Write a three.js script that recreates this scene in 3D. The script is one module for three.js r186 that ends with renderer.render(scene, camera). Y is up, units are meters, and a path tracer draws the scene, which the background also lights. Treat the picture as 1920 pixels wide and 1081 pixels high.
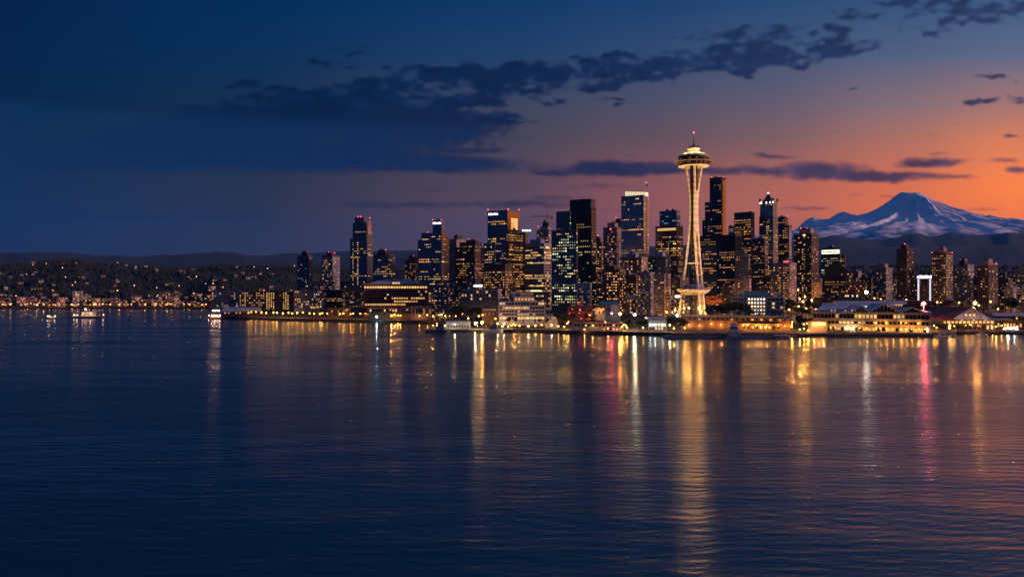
import * as THREE from 'three';

// ---------- camera, sky, sun, exposure ----------
const R = Math.PI / 180, F = 1600, CX = 960, CY = 540.5, EYE = 45;
const scene = new THREE.Scene();
const camera = new THREE.PerspectiveCamera(2 * Math.atan(CY / F) / R, 1920 / 1081, 1, 90000);
camera.position.set(0, EYE, 0);
camera.lookAt(0, EYE, -100);
const renderer = new THREE.WebGLRenderer({ antialias: true });
renderer.toneMapping = THREE.LinearToneMapping;
renderer.toneMappingExposure = 1;
renderer.shadowMap.enabled = true;
const SUN_AZ = 101, SUN_EL = 12;
const sun = new THREE.DirectionalLight(new THREE.Color().setRGB(1, 0.5, 0.46), 3.0);
sun.position.set(Math.sin(SUN_AZ * R) * 4000, Math.tan(SUN_EL * R) * 4000, -1000 - Math.cos(SUN_AZ * R) * 4000);
sun.target.position.set(0, 0, -1000);
sun.castShadow = true;
sun.shadow.radius = 5;
Object.assign(sun.shadow.camera, { left: -2500, right: 2500, top: 900, bottom: -300, near: 10, far: 9000 });
sun.shadow.mapSize.set(4096, 4096);
sun.name = 'afterglow_sun';
scene.add(sun, sun.target);
const HAZE = 0.000016, AIR = [0.01, 0.042, 0.14];
scene.fog = new THREE.FogExp2(new THREE.Color().setRGB(0.06, 0.36, 1.0), HAZE);

let seed = 7;
const rnd = () => { seed = (seed + 0x6d2b79f5) | 0; let t = Math.imul(seed ^ (seed >>> 15), 1 | seed); t = (t + Math.imul(t ^ (t >>> 7), 61 | t)) ^ t; return ((t ^ (t >>> 14)) >>> 0) / 4294967296; };
const rr = (a, b) => a + (b - a) * rnd();
const pick = (a) => a[Math.floor(rnd() * a.length)];
const clamp = (x, a = 0, b = 1) => Math.min(b, Math.max(a, x));
const sstep = (a, b, x) => { const t = clamp((x - a) / (b - a)); return t * t * (3 - 2 * t); };
const lerp = (a, b, t) => a + (b - a) * t;
const hash2 = (x, y) => { let h = Math.imul(x, 374761393) + Math.imul(y, 668265263); h = Math.imul(h ^ (h >>> 13), 1274126177); return ((h ^ (h >>> 16)) >>> 0) / 4294967296; };
function vnoise(x, y) {
  const ix = Math.floor(x), iy = Math.floor(y); let u = x - ix, v = y - iy;
  u = u * u * u * (u * (u * 6 - 15) + 10); v = v * v * v * (v * (v * 6 - 15) + 10);
  return lerp(lerp(hash2(ix, iy), hash2(ix + 1, iy), u), lerp(hash2(ix, iy + 1), hash2(ix + 1, iy + 1), u), v);
}
function fbm(x, y, o = 5) { let s = 0, a = 0.5, n = 0; for (let i = 0; i < o; i++) { s += a * vnoise(x, y); n += a; a *= 0.5; x = x * 2.03 + 17.3; y = y * 2.03 + 9.1; } return s / n; }
const table = (t, x) => { if (x <= t[0][0]) return t[0][1]; for (let i = 1; i < t.length; i++) if (x <= t[i][0]) return lerp(t[i - 1][1], t[i][1], (x - t[i - 1][0]) / (t[i][0] - t[i - 1][0])); return t[t.length - 1][1]; };
const s2l = (c) => { c /= 255; return c <= 0.04045 ? c / 12.92 : Math.pow((c + 0.055) / 1.055, 2.4); };

// The sky: dusk gradient (deep blue to the left and overhead, orange afterglow to the right) with dark cloud banks, in azimuth and height.
(function makeSky() {
  const XS = [0, 480, 960, 1200, 1440, 1680, 1900], YS = [-300, 0, 100, 200, 260, 340, 400, 480];
  const G = [
    [[6, 40, 88], [8, 46, 96], [14, 54, 104], [22, 60, 110], [32, 66, 116], [42, 74, 122], [52, 82, 128]],
    [[0, 35, 74], [2, 45, 90], [14, 56, 104], [26, 62, 108], [38, 72, 115], [52, 82, 124], [64, 92, 132]],
    [[0, 37, 78], [10, 46, 86], [30, 62, 104], [46, 72, 112], [62, 84, 120], [78, 95, 128], [92, 104, 134]],
    [[3, 37, 70], [20, 46, 78], [60, 68, 92], [78, 78, 100], [100, 90, 108], [132, 108, 116], [165, 118, 110]],
    [[7, 36, 64], [28, 46, 74], [70, 68, 86], [96, 77, 90], [122, 93, 97], [170, 110, 98], [215, 126, 90]],
    [[12, 36, 64], [37, 49, 75], [82, 68, 84], [130, 82, 88], [166, 98, 88], [208, 110, 80], [250, 130, 70]],
    [[15, 37, 67], [40, 50, 77], [88, 70, 88], [140, 84, 88], [176, 100, 84], [220, 110, 74], [252, 127, 62]],
    [[24, 40, 70], [44, 52, 80], [80, 70, 92], [120, 82, 94], [158, 94, 90], [198, 103, 82], [225, 115, 70]],
  ].map((row) => row.map((c) => c.map(s2l)));
  const at = (list, x) => { let i = 0; while (i < list.length - 2 && x > list[i + 1]) i++; return [i, clamp((x - list[i]) / (list[i + 1] - list[i]))]; };
  const grid = (X, Y) => {
    const [i, u] = at(XS, X), [j, v] = at(YS, Y), us = u * u * (3 - 2 * u) * 0.4 + u * 0.6;
    return [0, 1, 2].map((c) => lerp(lerp(G[j][i][c], G[j][i + 1][c], us), lerp(G[j + 1][i][c], G[j + 1][i + 1][c], us), v));
  };
  const column = (cols) => { const l = cols.map((c) => c.map(s2l)); return (Y) => { const [j, v] = at(YS, Y); return [0, 1, 2].map((k) => lerp(l[j][k], l[j + 1][k], v)); }; };
  const sunward = column([[84, 112, 150], [118, 142, 172], [160, 156, 166], [228, 168, 132], [255, 180, 116], [255, 178, 92], [255, 166, 78], [255, 145, 72]]);
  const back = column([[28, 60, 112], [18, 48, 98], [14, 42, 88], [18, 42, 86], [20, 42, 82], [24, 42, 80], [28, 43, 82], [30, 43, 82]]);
  const C = [ // dark clouds: centre, half sizes, slope, weight
    [280, 285, 330, 44, 4, 0.9], [470, 240, 360, 70, 5, 1], [740, 246, 290, 84, 2, 1], [660, 190, 260, 40, 3, 0.95], [840, 308, 210, 22, -1, 1], [560, 300, 420, 30, 0, 0.85], [330, 262, 300, 40, 6, 0.8],
    [470, 158, 60, 9, 4, 0.6], [650, 95, 60, 12, 0, 0.5], [620, 118, 70, 10, 0, 0.45],
    [790, 140, 150, 26, 4, 0.85], [860, 182, 190, 26, 3, 0.85], [1000, 138, 220, 30, 4, 1], [1220, 122, 260, 34, 5, 1], [1440, 108, 200, 32, 6, 1], [1390, 72, 140, 30, 5, 0.62], [1560, 100, 90, 16, 4, 0.7], [1120, 160, 120, 10, 2, 0.7],
    [1830, 24, 140, 30, 2, 1], [1745, 54, 50, 16, 0, 0.75], [1600, 24, 60, 18, 0, 0.5], [1690, 6, 70, 12, 0, 0.5], [1530, 62, 90, 22, 0, 0.5], [1630, 76, 40, 12, 0, 0.45],
    [1180, 316, 205, 21, 1, 1], [1050, 324, 100, 7, 0, 0.6], [1420, 319, 140, 12, 0, 0.85], [1535, 321, 115, 27, 0, 1], [1640, 330, 190, 13, 0, 1], [1750, 305, 95, 11, 3, 0.95], [1450, 292, 75, 6, 0, 0.7],
    [1880, 301, 50, 6, 0, 0.75], [1915, 318, 45, 10, 0, 0.9], [1800, 332, 50, 5, 0, 0.55], [1150, 186, 34, 6, 3, 0.65], [1178, 196, 26, 5, 5, 0.65], [905, 217, 80, 8, 2, 0.7], [960, 228, 100, 6, 2, 0.7], [1030, 192, 60, 6, 3, 0.6],
    [1838, 191, 42, 8, 2, 0.85], [1900, 183, 44, 6, 4, 0.85], [1865, 146, 32, 8, -6, 0.75], [1500, 392, 110, 4, 0, 0.6], [1608, 369, 28, 4, 0, 0.55], [1660, 369, 24, 3, 0, 0.45], [1840, 394, 50, 5, 0, 0.35], [1760, 247, 24, 4, 2, 0.45], [1895, 254, 30, 5, 0, 0.7], [1590, 171, 34, 4, 0, 0.35], [1770, 290, 30, 4, 0, 0.45],
    [860, 250, 40, 8, 6, 0.6], [880, 278, 70, 8, 0, 0.6], [820, 357, 40, 4, 0, 0.4], [1180, 288, 40, 4, 0, 0.4], [1120, 350, 130, 9, 0, 0.32],
    [250, 406, 420, 16, 0, 0.42], [760, 385, 260, 12, 0, 0.42], [1000, 382, 170, 10, 0, 0.42], [1190, 392, 120, 7, 0, 0.35], [1040, 370, 120, 6, 0, 0.3],
  ];
  for (let i = 0; i < 46; i++) { const X = i % 2 ? rr(2150, 7200) : rr(-5200, -220); C.push([X, rr(-260, 360), rr(90, 340), rr(8, 46), rr(-3, 5), rr(0.5, 1)]); }
  const CC = C.map(([x, y, a, b, s, w]) => ({ x, y, a, b, w, c: Math.cos(s * R), s: Math.sin(-s * R), r: a + b }));
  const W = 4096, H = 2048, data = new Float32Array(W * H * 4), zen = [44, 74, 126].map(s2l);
  for (let row = 0; row < H; row++) {
    const el = ((row + 0.5) / H - 0.5) * 180, e = Math.max(el, 0.05);
    for (let col = 0; col < W; col++) {
      const o = (row * W + col) * 4;
      data[o + 3] = 1;
      if (row < H / 2 - 4) { data[o] = 0.03; data[o + 1] = 0.035; data[o + 2] = 0.07; continue; }
      const t = ((col + 0.5) / W - 0.5) * 2 * Math.PI, dx = Math.cos(t), dz = Math.sin(t);
      let az = Math.atan2(dx, -dz) / R;                       // 0 ahead, + to the right
      const aa = Math.abs(az), sg = Math.sign(az), inner = Math.min(aa, 35);
      const X = CX + sg * (F * Math.tan(inner * R) + Math.max(0, aa - 35) * R * F * 1.5);
      const Y = CY - F * Math.tan(Math.min(e, 80) * R) / Math.cos(inner * R);
      const Yc = Math.max(Y, -300);
      let c;
      if (az > 30.4) {
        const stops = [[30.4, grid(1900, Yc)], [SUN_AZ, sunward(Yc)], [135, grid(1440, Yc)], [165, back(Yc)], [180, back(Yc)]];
        let i = 0; while (i < 3 && az > stops[i + 1][0]) i++;
        const u = sstep(stops[i][0], stops[i + 1][0], az);
        c = stops[i][1].map((v, k) => lerp(v, stops[i + 1][1][k], u));
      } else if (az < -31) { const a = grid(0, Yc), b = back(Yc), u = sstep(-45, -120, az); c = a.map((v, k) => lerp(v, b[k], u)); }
      else c = grid(X, Yc);
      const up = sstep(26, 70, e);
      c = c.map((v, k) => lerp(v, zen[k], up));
      if (e < 42) {
        let open = 1;
        const w1 = fbm(X / 58, Y / 22, 3) - 0.5, w2 = fbm(X / 52 + 31, Y / 24 + 5, 3) - 0.5, w3 = fbm(X / 15 + 7, Y / 7, 3) - 0.5, w4 = fbm(X / 13 + 3, Y / 7 + 9, 3) - 0.5;
        const calm = lerp(1, 0.5, sstep(270, 300, Y)), XW = X + (90 * w1 + 16 * w3) * calm, YW = Y + (24 * w2 + 8 * w4) * calm;
        for (const q of CC) {
          const ux = XW - q.x, uy = YW - q.y;
          if (Math.abs(ux) > q.r || Math.abs(uy) > q.b * 1.2 + q.a * 0.14) continue;
          const p = (ux * q.c + uy * q.s) / q.a, r = (-ux * q.s + uy * q.c) / q.b, d2 = p * p + r * r;
          if (d2 < 1) open *= 1 - q.w * (1 - d2) * (1 - d2 * 0.35);
        }
        const cover = 1 - open;
        if (cover > 0.02) {
          const left = sstep(1020, 640, X) * sstep(165, 215, Y), hiBand = sstep(250, 190, Y) * (1 - left);
          const wx = X / 74 + 1.1 * fbm(X / 110, Y / 52, 3), wy = Y / 30 + 0.9 * fbm(X / 80 + 40, Y / 44, 3);
          const n = fbm(wx, wy, 6), puff = 1 - Math.abs(2 * fbm(X / 50 + 3 + 0.9 * n, (Y + X * 0.06) / 21 + 7 + 0.9 * n, 4) - 1), fine = fbm(X / 15, Y / 7, 4), mid = fbm(X / 30 + 11, (Y + X * 0.06) / 13, 4);
          const f = Math.min(cover, 0.97) * lerp(1.08, 1.42, left) + calm * ((n - 0.5) * lerp(1.2, 1.0, left) + (puff - 0.62) * lerp(0.5, 0.1, left) * (1 + 1.3 * hiBand) + (mid - 0.5) * 2.0 * hiBand + (fine - 0.5) * lerp(0.55, 0.25, left));
          const dens = sstep(lerp(0.08, 0.0, left), lerp(1.0, 1.2, left), f) * sstep(0.02, 0.3, cover);
          const cl = [[0, [0, 29, 62]], [480, [1, 31, 66]], [960, [16, 37, 76]], [1200, [34, 45, 82]], [1440, [54, 53, 88]], [1680, [62, 57, 90]], [1900, [72, 62, 90]]];
          const hi = [[0, [0, 30, 66]], [480, [4, 36, 74]], [960, [12, 38, 80]], [1200, [20, 44, 84]], [1440, [32, 50, 90]], [1680, [38, 54, 94]], [1900, [44, 58, 98]]];
          const look = (l) => { let i = 0; while (i < 5 && X > l[i + 1][0]) i++; const u = clamp((X - l[i][0]) / (l[i + 1][0] - l[i][0])); return [0, 1, 2].map((k) => lerp(s2l(l[i][1][k]), s2l(l[i + 1][1][k]), u)); };
          const a = look(cl), b = look(hi), m = sstep(130, 280, Y), thick = 1.04 - 0.45 * (n - 0.45) - 0.45 * (puff - 0.6) - 0.5 * (mid - 0.5) * hiBand;
          c = c.map((v, k) => lerp(v, lerp(b[k], a[k], m) * thick, 0.93 * dens));
        }
      }
      const T = Math.exp(-HAZE * Math.min(25000, 2450 / Math.sin(e * R)));      // the haze in front of the sky takes some of its light and adds its own
      for (let k = 0; k < 3; k++) data[o + k] = Math.max(c[k] * 0.2, (c[k] - (1 - T) * AIR[k]) / T);
    }
  }
  // low sky no darker than 0.6 of the sky above it
  const med = [0, 1, 2].map((k) => { const v = []; for (let r = 1138; r < 1251; r += 4) for (let q = 0; q < W; q += 16) v.push(data[(r * W + q) * 4 + k]); v.sort((a, b) => a - b); return v[v.length >> 1]; }), mm = (med[0] + med[1] + med[2]) / 3;
  for (let row = H / 2; row < 1205; row++) { const k = 0.6 * sstep(12.6, 10.1, ((row + 0.5) / H - 0.5) * 180); for (let q = 0; q < W; q++) { const o = (row * W + q) * 4, lack = Math.max(0, k - (data[o] + data[o + 1] + data[o + 2]) / 3 / mm); for (let c = 0; c < 3; c++) data[o + c] += lack * med[c]; } }
  const sky = new THREE.DataTexture(data, W, H, THREE.RGBAFormat, THREE.FloatType);
  sky.mapping = THREE.EquirectangularReflectionMapping;
  sky.magFilter = sky.minFilter = THREE.LinearFilter;
  sky.colorSpace = THREE.LinearSRGBColorSpace;
  sky.needsUpdate = true;
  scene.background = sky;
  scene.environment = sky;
})();

// ---------- helpers ----------
const taken = new Map();
const numbered = (n) => { const k = taken.get(n) ?? 0; taken.set(n, k + 1); return k ? `${n}_${String(k).padStart(3, '0')}` : n; };
function thing(name, label, category, pos = [0, 0, 0], group) {
  const o = new THREE.Group(); o.name = numbered(name); o.position.set(...pos); scene.add(o);
  o.userData = { label, category }; if (group) o.userData.group = group;
  return o;
}
const dirY = (py, d) => EYE + (CY - py) / F * d;             // height of a picture row at a distance
const dirX = (px, d) => (px - CX) / F * d;
class MB {                                                     // collects faces and merges them into one named Mesh
  constructor(o = [0, 0, 0]) { this.o = o; this.p = []; this.n = []; this.t = []; }
  tri(a, b, c, ua = [0, 0], ub = [1, 0], uc = [0, 1]) {
    const u = [b[0] - a[0], b[1] - a[1], b[2] - a[2]], v = [c[0] - a[0], c[1] - a[1], c[2] - a[2]];
    const n = [u[1] * v[2] - u[2] * v[1], u[2] * v[0] - u[0] * v[2], u[0] * v[1] - u[1] * v[0]], l = Math.hypot(...n) || 1;
    for (const q of [a, b, c]) this.p.push(q[0] - this.o[0], q[1] - this.o[1], q[2] - this.o[2]);
    for (let i = 0; i < 3; i++) this.n.push(n[0] / l, n[1] / l, n[2] / l);
    this.t.push(...ua, ...ub, ...uc);
  }
  quad(a, b, c, d, uv) {
    const w = Math.hypot(b[0] - a[0], b[1] - a[1], b[2] - a[2]), h = Math.hypot(d[0] - a[0], d[1] - a[1], d[2] - a[2]);
    const [p, q, r, s] = uv ?? [[0, 0], [w, 0], [w, h], [0, h]];
    this.tri(a, b, c, p, q, r); this.tri(a, c, d, p, r, s);
  }
  prism(f, y0, y1, g = f, cap = true) {                         // footprint f (x, z pairs, left, front, right, back), tapering to g
    const n = f.length;
    for (let i = 0; i < n; i++) {
      const a = f[i], b = f[(i + 1) % n], c = g[(i + 1) % n], d = g[i];
      this.quad([a[0], y0, a[1]], [b[0], y0, b[1]], [c[0], y1, c[1]], [d[0], y1, d[1]]);
    }
    if (cap) for (let i = 1; i < n - 1; i++) this.tri([g[0][0], y1, g[0][1]], [g[i][0], y1, g[i][1]], [g[i + 1][0], y1, g[i + 1][1]]);
  }
  box(x, y, z, sx, sy, sz, turn = 0) {                          // centre of its base
    const c = Math.cos(turn), s = Math.sin(turn), P = (u, w) => [x + u * c + w * s, z - u * s + w * c];
    const f = [P(-sx / 2, sz / 2), P(sx / 2, sz / 2), P(sx / 2, -sz / 2), P(-sx / 2, -sz / 2)];
    this.prism(f, y, y + sy);
    this.quad([f[3][0], y, f[3][1]], [f[2][0], y, f[2][1]], [f[1][0], y, f[1][1]], [f[0][0], y, f[0][1]]);
  }
  bar(a, b, wa, wb = wa, k = 4, ref = [0, 1, 0]) {               // tapered bar or tube between two points
    const d = new THREE.Vector3(b[0] - a[0], b[1] - a[1], b[2] - a[2]).normalize(), r = new THREE.Vector3(...ref);
    if (Math.abs(d.dot(r)) > 0.95) r.set(1, 0, 0);
    const u = new THREE.Vector3().crossVectors(r, d).normalize(), v = new THREE.Vector3().crossVectors(d, u), off = k === 4 ? Math.PI / 4 : 0, q = k === 4 ? Math.SQRT1_2 : 0.5;
    const ring = (p, w) => [...Array(k)].map((_, i) => { const t = i / k * 2 * Math.PI + off, c = Math.cos(t) * w * q, s = Math.sin(t) * w * q; return [p[0] + u.x * c + v.x * s, p[1] + u.y * c + v.y * s, p[2] + u.z * c + v.z * s]; });
    const A = ring(a, wa), B = ring(b, wb);
    for (let i = 0; i < k; i++) this.quad(A[i], A[(i + 1) % k], B[(i + 1) % k], B[i]);
    for (let i = 1; i < k - 1; i++) { this.tri(B[0], B[i], B[i + 1]); this.tri(A[0], A[i + 1], A[i]); }
  }
  build(name, m, parent, kind) {
    if (!this.p.length) return null;
    const g = new THREE.BufferGeometry();
    g.setAttribute('position', new THREE.Float32BufferAttribute(this.p, 3));
    g.setAttribute('normal', new THREE.Float32BufferAttribute(this.n, 3));
    g.setAttribute('uv', new THREE.Float32BufferAttribute(this.t, 2));
    return mesh(name, g, m, parent, kind);
  }
}
function mesh(name, g, m, parent, kind) {
  const o = new THREE.Mesh(g, m); o.name = parent === scene ? numbered(name) : name; o.castShadow = o.receiveShadow = true;
  if (kind) o.userData.kind = kind;
  parent.add(o); return o;
}
const structure = (o) => { o.userData.kind = 'structure'; return o; };

// ---------- materials ----------
function tex(n, f, srgb = true, metres = 1) {
  const d = new Uint8Array(n * n * 4);
  for (let y = 0; y < n; y++) for (let x = 0; x < n; x++) { const c = f(x / n, y / n), o = (y * n + x) * 4; for (let k = 0; k < 3; k++) d[o + k] = clamp(Array.isArray(c) ? c[k] : c) * 255; d[o + 3] = 255; }
  const t = new THREE.DataTexture(d, n, n); t.wrapS = t.wrapT = THREE.RepeatWrapping; t.magFilter = t.minFilter = THREE.LinearFilter;
  if (srgb) t.colorSpace = THREE.SRGBColorSpace;
  t.repeat.set(1 / metres, 1 / metres); t.needsUpdate = true; return t;
}
const tileNoise = (u, v, p, o = 4) => { // periodic value noise
  let s = 0, a = 0.5, n = 0;
  for (let i = 0; i < o; i++) {
    const x = u * p, y = v * p, ix = Math.floor(x), iy = Math.floor(y); let fx = x - ix, fy = y - iy; fx = fx * fx * (3 - 2 * fx); fy = fy * fy * (3 - 2 * fy);
    const h = (i2, j2) => hash2((i2 % p) + i * 57, (j2 % p) + i * 91);
    s += a * lerp(lerp(h(ix, iy), h(ix + 1, iy), fx), lerp(h(ix, iy + 1), h(ix + 1, iy + 1), fx), fy); n += a; a *= 0.5; p *= 2;
  }
  return s / n;
};
const grain = tex(256, (u, v) => 0.62 + 0.36 * tileNoise(u, v, 6, 6) + 0.06 * (tileNoise(u, v, 64, 1) - 0.5), true, 26);
const grainFine = tex(256, (u, v) => 0.55 + 0.45 * tileNoise(u, v, 10, 6), true, 9);
const roughMap = tex(256, (u, v) => 0.6 + 0.4 * tileNoise(u, v, 8, 5), false, 20);
const rgb = (r, g, b) => new THREE.Color().setRGB(r, g, b);
const wallMat = (r, g, b, o = {}) => new THREE.MeshStandardMaterial({ color: rgb(r, g, b), roughness: 0.85, map: grain, ...o });
const glassMat = (r, g, b, rough = 0.16, metal = 0.85) => new THREE.MeshStandardMaterial({ color: rgb(r, g, b), roughness: rough * 1.3, metalness: metal, roughnessMap: roughMap });
const M = {
  paleStone: wallMat(0.5, 0.47, 0.46), greyStone: wallMat(0.34, 0.34, 0.37), pinkStone: wallMat(0.46, 0.34, 0.31), brown: wallMat(0.2, 0.13, 0.095), brick: wallMat(0.26, 0.13, 0.085), darkBrown: wallMat(0.1, 0.065, 0.05),
  darkStone: wallMat(0.06, 0.06, 0.07), black: wallMat(0.03, 0.03, 0.035, { roughness: 0.4 }), white: wallMat(0.74, 0.72, 0.7), cream: wallMat(0.66, 0.56, 0.42), red: wallMat(0.26, 0.07, 0.06), maroon: wallMat(0.1, 0.06, 0.07), blueRoof: wallMat(0.4, 0.53, 0.74, { roughness: 0.5 }), tealRoof: wallMat(0.06, 0.22, 0.34, { roughness: 0.5 }), greyRoof: wallMat(0.48, 0.5, 0.56), purpleRoof: wallMat(0.17, 0.11, 0.2), paleBlue: wallMat(0.3, 0.38, 0.52),
  blueGlass: glassMat(0.14, 0.21, 0.27), navyGlass: glassMat(0.12, 0.18, 0.25), greyGlass: glassMat(0.3, 0.33, 0.38, 0.2), greenGlass: glassMat(0.085, 0.16, 0.175), blackGlass: glassMat(0.065, 0.075, 0.09, 0.12), brownGlass: glassMat(0.16, 0.11, 0.08), goldLitGlass: glassMat(0.36, 0.2, 0.055, 0.2, 0.9),  // the gold glass has the glow of lit right faces put into its colour
  pane: new THREE.MeshStandardMaterial({ color: rgb(0.02, 0.025, 0.035), roughness: 0.1, metalness: 0.2 }),
  steel: new THREE.MeshStandardMaterial({ color: rgb(0.32, 0.33, 0.35), roughness: 0.5, metalness: 0.7, roughnessMap: roughMap }),
  darkSteel: wallMat(0.05, 0.05, 0.055, { roughness: 0.5 }), trim: wallMat(0.16, 0.16, 0.18, { roughness: 0.6 }), paleTrim: wallMat(0.55, 0.53, 0.5), brownTrim: wallMat(0.22, 0.15, 0.1), blackTrim: wallMat(0.025, 0.025, 0.03),
  needle: new THREE.MeshStandardMaterial({ color: rgb(0.8, 0.72, 0.62), roughness: 0.6, map: grain }),
  deck: wallMat(0.2, 0.19, 0.18, { map: grainFine }), timber: wallMat(0.06, 0.05, 0.045, { map: grainFine }), hull: wallMat(0.035, 0.045, 0.07, { roughness: 0.45 }), blueHull: wallMat(0.06, 0.12, 0.26, { roughness: 0.5 }), redHull: wallMat(0.4, 0.06, 0.05, { roughness: 0.45 }), paint: wallMat(0.7, 0.7, 0.7, { roughness: 0.45 }), craneRed: wallMat(0.45, 0.12, 0.08),
  bark: wallMat(0.09, 0.065, 0.05), leaf: new THREE.MeshStandardMaterial({ color: rgb(0.045, 0.062, 0.03), roughness: 0.9, side: THREE.DoubleSide }), leafWarm: new THREE.MeshStandardMaterial({ color: rgb(0.07, 0.06, 0.03), roughness: 0.9, side: THREE.DoubleSide }), needles: new THREE.MeshStandardMaterial({ color: rgb(0.014, 0.024, 0.018), roughness: 0.95, side: THREE.DoubleSide }), autumn: new THREE.MeshStandardMaterial({ color: rgb(0.3, 0.1, 0.03), roughness: 0.9, side: THREE.DoubleSide }),
};
const glow = (r, g, b, k = 1) => new THREE.MeshStandardMaterial({ color: rgb(0.3, 0.3, 0.3), roughness: 0.6, emissive: rgb(r, g, b), emissiveIntensity: k });
// Colours of lit rooms: a palette of flat cells that the lit windows pick from (tone by row, brightness by column).
const TONES = [[1, 0.4, 0.08], [1, 0.52, 0.14], [1, 0.65, 0.3], [0.82, 0.9, 0.52], [1, 0.28, 0.07], [0.95, 0.9, 0.82], [0.35, 0.66, 0.75], [1, 0.48, 0.22]];
const LEVELS = [0.1, 0.18, 0.28, 0.42, 0.6, 0.85, 1.2, 1.9];
const WIN = 1.15;
const palette = (() => {
  const d = new Float32Array(8 * 8 * 4);
  for (let j = 0; j < 8; j++) for (let i = 0; i < 8; i++) { const o = (j * 8 + i) * 4; for (let k = 0; k < 3; k++) d[o + k] = TONES[j][k] * LEVELS[i] * WIN; d[o + 3] = 1; }
  const t = new THREE.DataTexture(d, 8, 8, THREE.RGBAFormat, THREE.FloatType); t.magFilter = t.minFilter = THREE.NearestFilter; t.needsUpdate = true; return t;
})();
const litMat = new THREE.MeshStandardMaterial({ color: rgb(0.08, 0.08, 0.08), roughness: 0.35, emissive: rgb(1, 1, 1), emissiveMap: palette });
const cellUV = (tone, level) => { const u = (level + 0.5) / 8, v = (tone + 0.5) / 8; return [[u, v], [u, v], [u, v], [u, v]]; };
const roomMats = new Map();
const roomMat = (tone, level) => { const k = tone * 8 + level; if (!roomMats.has(k)) roomMats.set(k, glow(...TONES[tone].map((c) => c * LEVELS[level] * WIN))); return roomMats.get(k); };
const RED_LAMP = glow(1, 0.07, 0.1, 7);
const WHITE_SIGN = glow(0.86, 0.93, 1, 2.6);
const AMBER_LAMP = glow(1, 0.38, 0.06, 7), WARM_LAMP = glow(1, 0.6, 0.24, 8), COLD_LAMP = glow(0.82, 0.95, 1, 18), PINK_LAMP = glow(1, 0.5, 0.55, 14), REDDISH_LAMP = glow(1, 0.16, 0.1, 12);
function pointLight(parent, x, y, z, color, candela, r = 10) { const l = new THREE.PointLight(color, candela); l.position.set(x, y, z); l.castShadow = true; l.shadow.radius = r; l.name = 'lamp_light'; parent.add(l); return l; }
const AMBER = rgb(1, 0.4, 0.07), WARM = rgb(1, 0.66, 0.3), COLD = rgb(0.75, 0.92, 1);

// ---------- land and water ----------
const shoreRow = [[-600, 579], [396, 579], [398, 597], [420, 598], [500, 600.5], [650, 603.5], [800, 606.5], [958, 608], [962, 622], [1060, 625.5], [1165, 628], [1290, 631], [1480, 631.5], [1520, 630], [1745, 631], [1790, 630], [1794, 626.5], [1920, 626.5], [2600, 627]];
const shoreD = (px) => EYE * F / (table(shoreRow, px) - CY);
const ridgeRow = [[-600, 508], [0, 503], [40, 499], [90, 494], [130, 491], [150, 490], [165, 497], [230, 498], [270, 504], [330, 506], [370, 504], [480, 502], [520, 504], [560, 505], [700, 508], [1450, 506], [1580, 502], [1760, 501], [2000, 500], [2600, 500]];
function groundH(px, d) {
  const s = d - shoreD(px);
  if (s < 0) return -3;
  let h = 3.3 + 12 * sstep(25, 200, s) + 12 * sstep(200, 900, s);
  const ridge = dirY(table(ridgeRow, px), 3100) - 27, n = fbm(px / 60 + 3, d / 260, 4) - 0.5;
  const lf = px < 640 ? sstep(640, 520, px) : 0, start = lerp(2500, 1980, lf);
  h += Math.max(0, ridge) * Math.pow(sstep(start, 3100, d), 0.8) + n * 26 * sstep(start, 2700, d);
  return h - 60 * sstep(3200, 4400, d);
}
{
  const cols = [], rows = [-0.01, 0, 8, 25, 60, 110, 160, 220, 320, 450, 600, 800, 950, 1100, 1250, 1400, 1600, 1800, 2050, 2300, 2600, 3000, 3400];
  for (let x = -600; x <= 2600; x += 14) cols.push(x);
  cols.push(396, 398, 958, 962, 1790, 1794); cols.sort((a, b) => a - b);
  const p = [], uv = [], idx = [];
  cols.forEach((px, i) => rows.forEach((s, j) => {
    const sd = shoreD(px), d = sd + s, y = s < 0 ? -3 : groundH(px, d);
    p.push(dirX(px, d), y, -d); uv.push(dirX(px, d), d);
    if (i && j) { const a = (i - 1) * rows.length + j - 1, b = a + rows.length; idx.push(a, b, a + 1, b, b + 1, a + 1); }
  }));
  let g = new THREE.BufferGeometry();
  g.setAttribute('position', new THREE.Float32BufferAttribute(p, 3)); g.setAttribute('uv', new THREE.Float32BufferAttribute(uv, 2)); g.setIndex(idx);
  g = g.toNonIndexed(); g.computeVertexNormals();
  structure(mesh('ground', g, wallMat(0.042, 0.04, 0.037, { map: grainFine }), scene));
}
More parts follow.
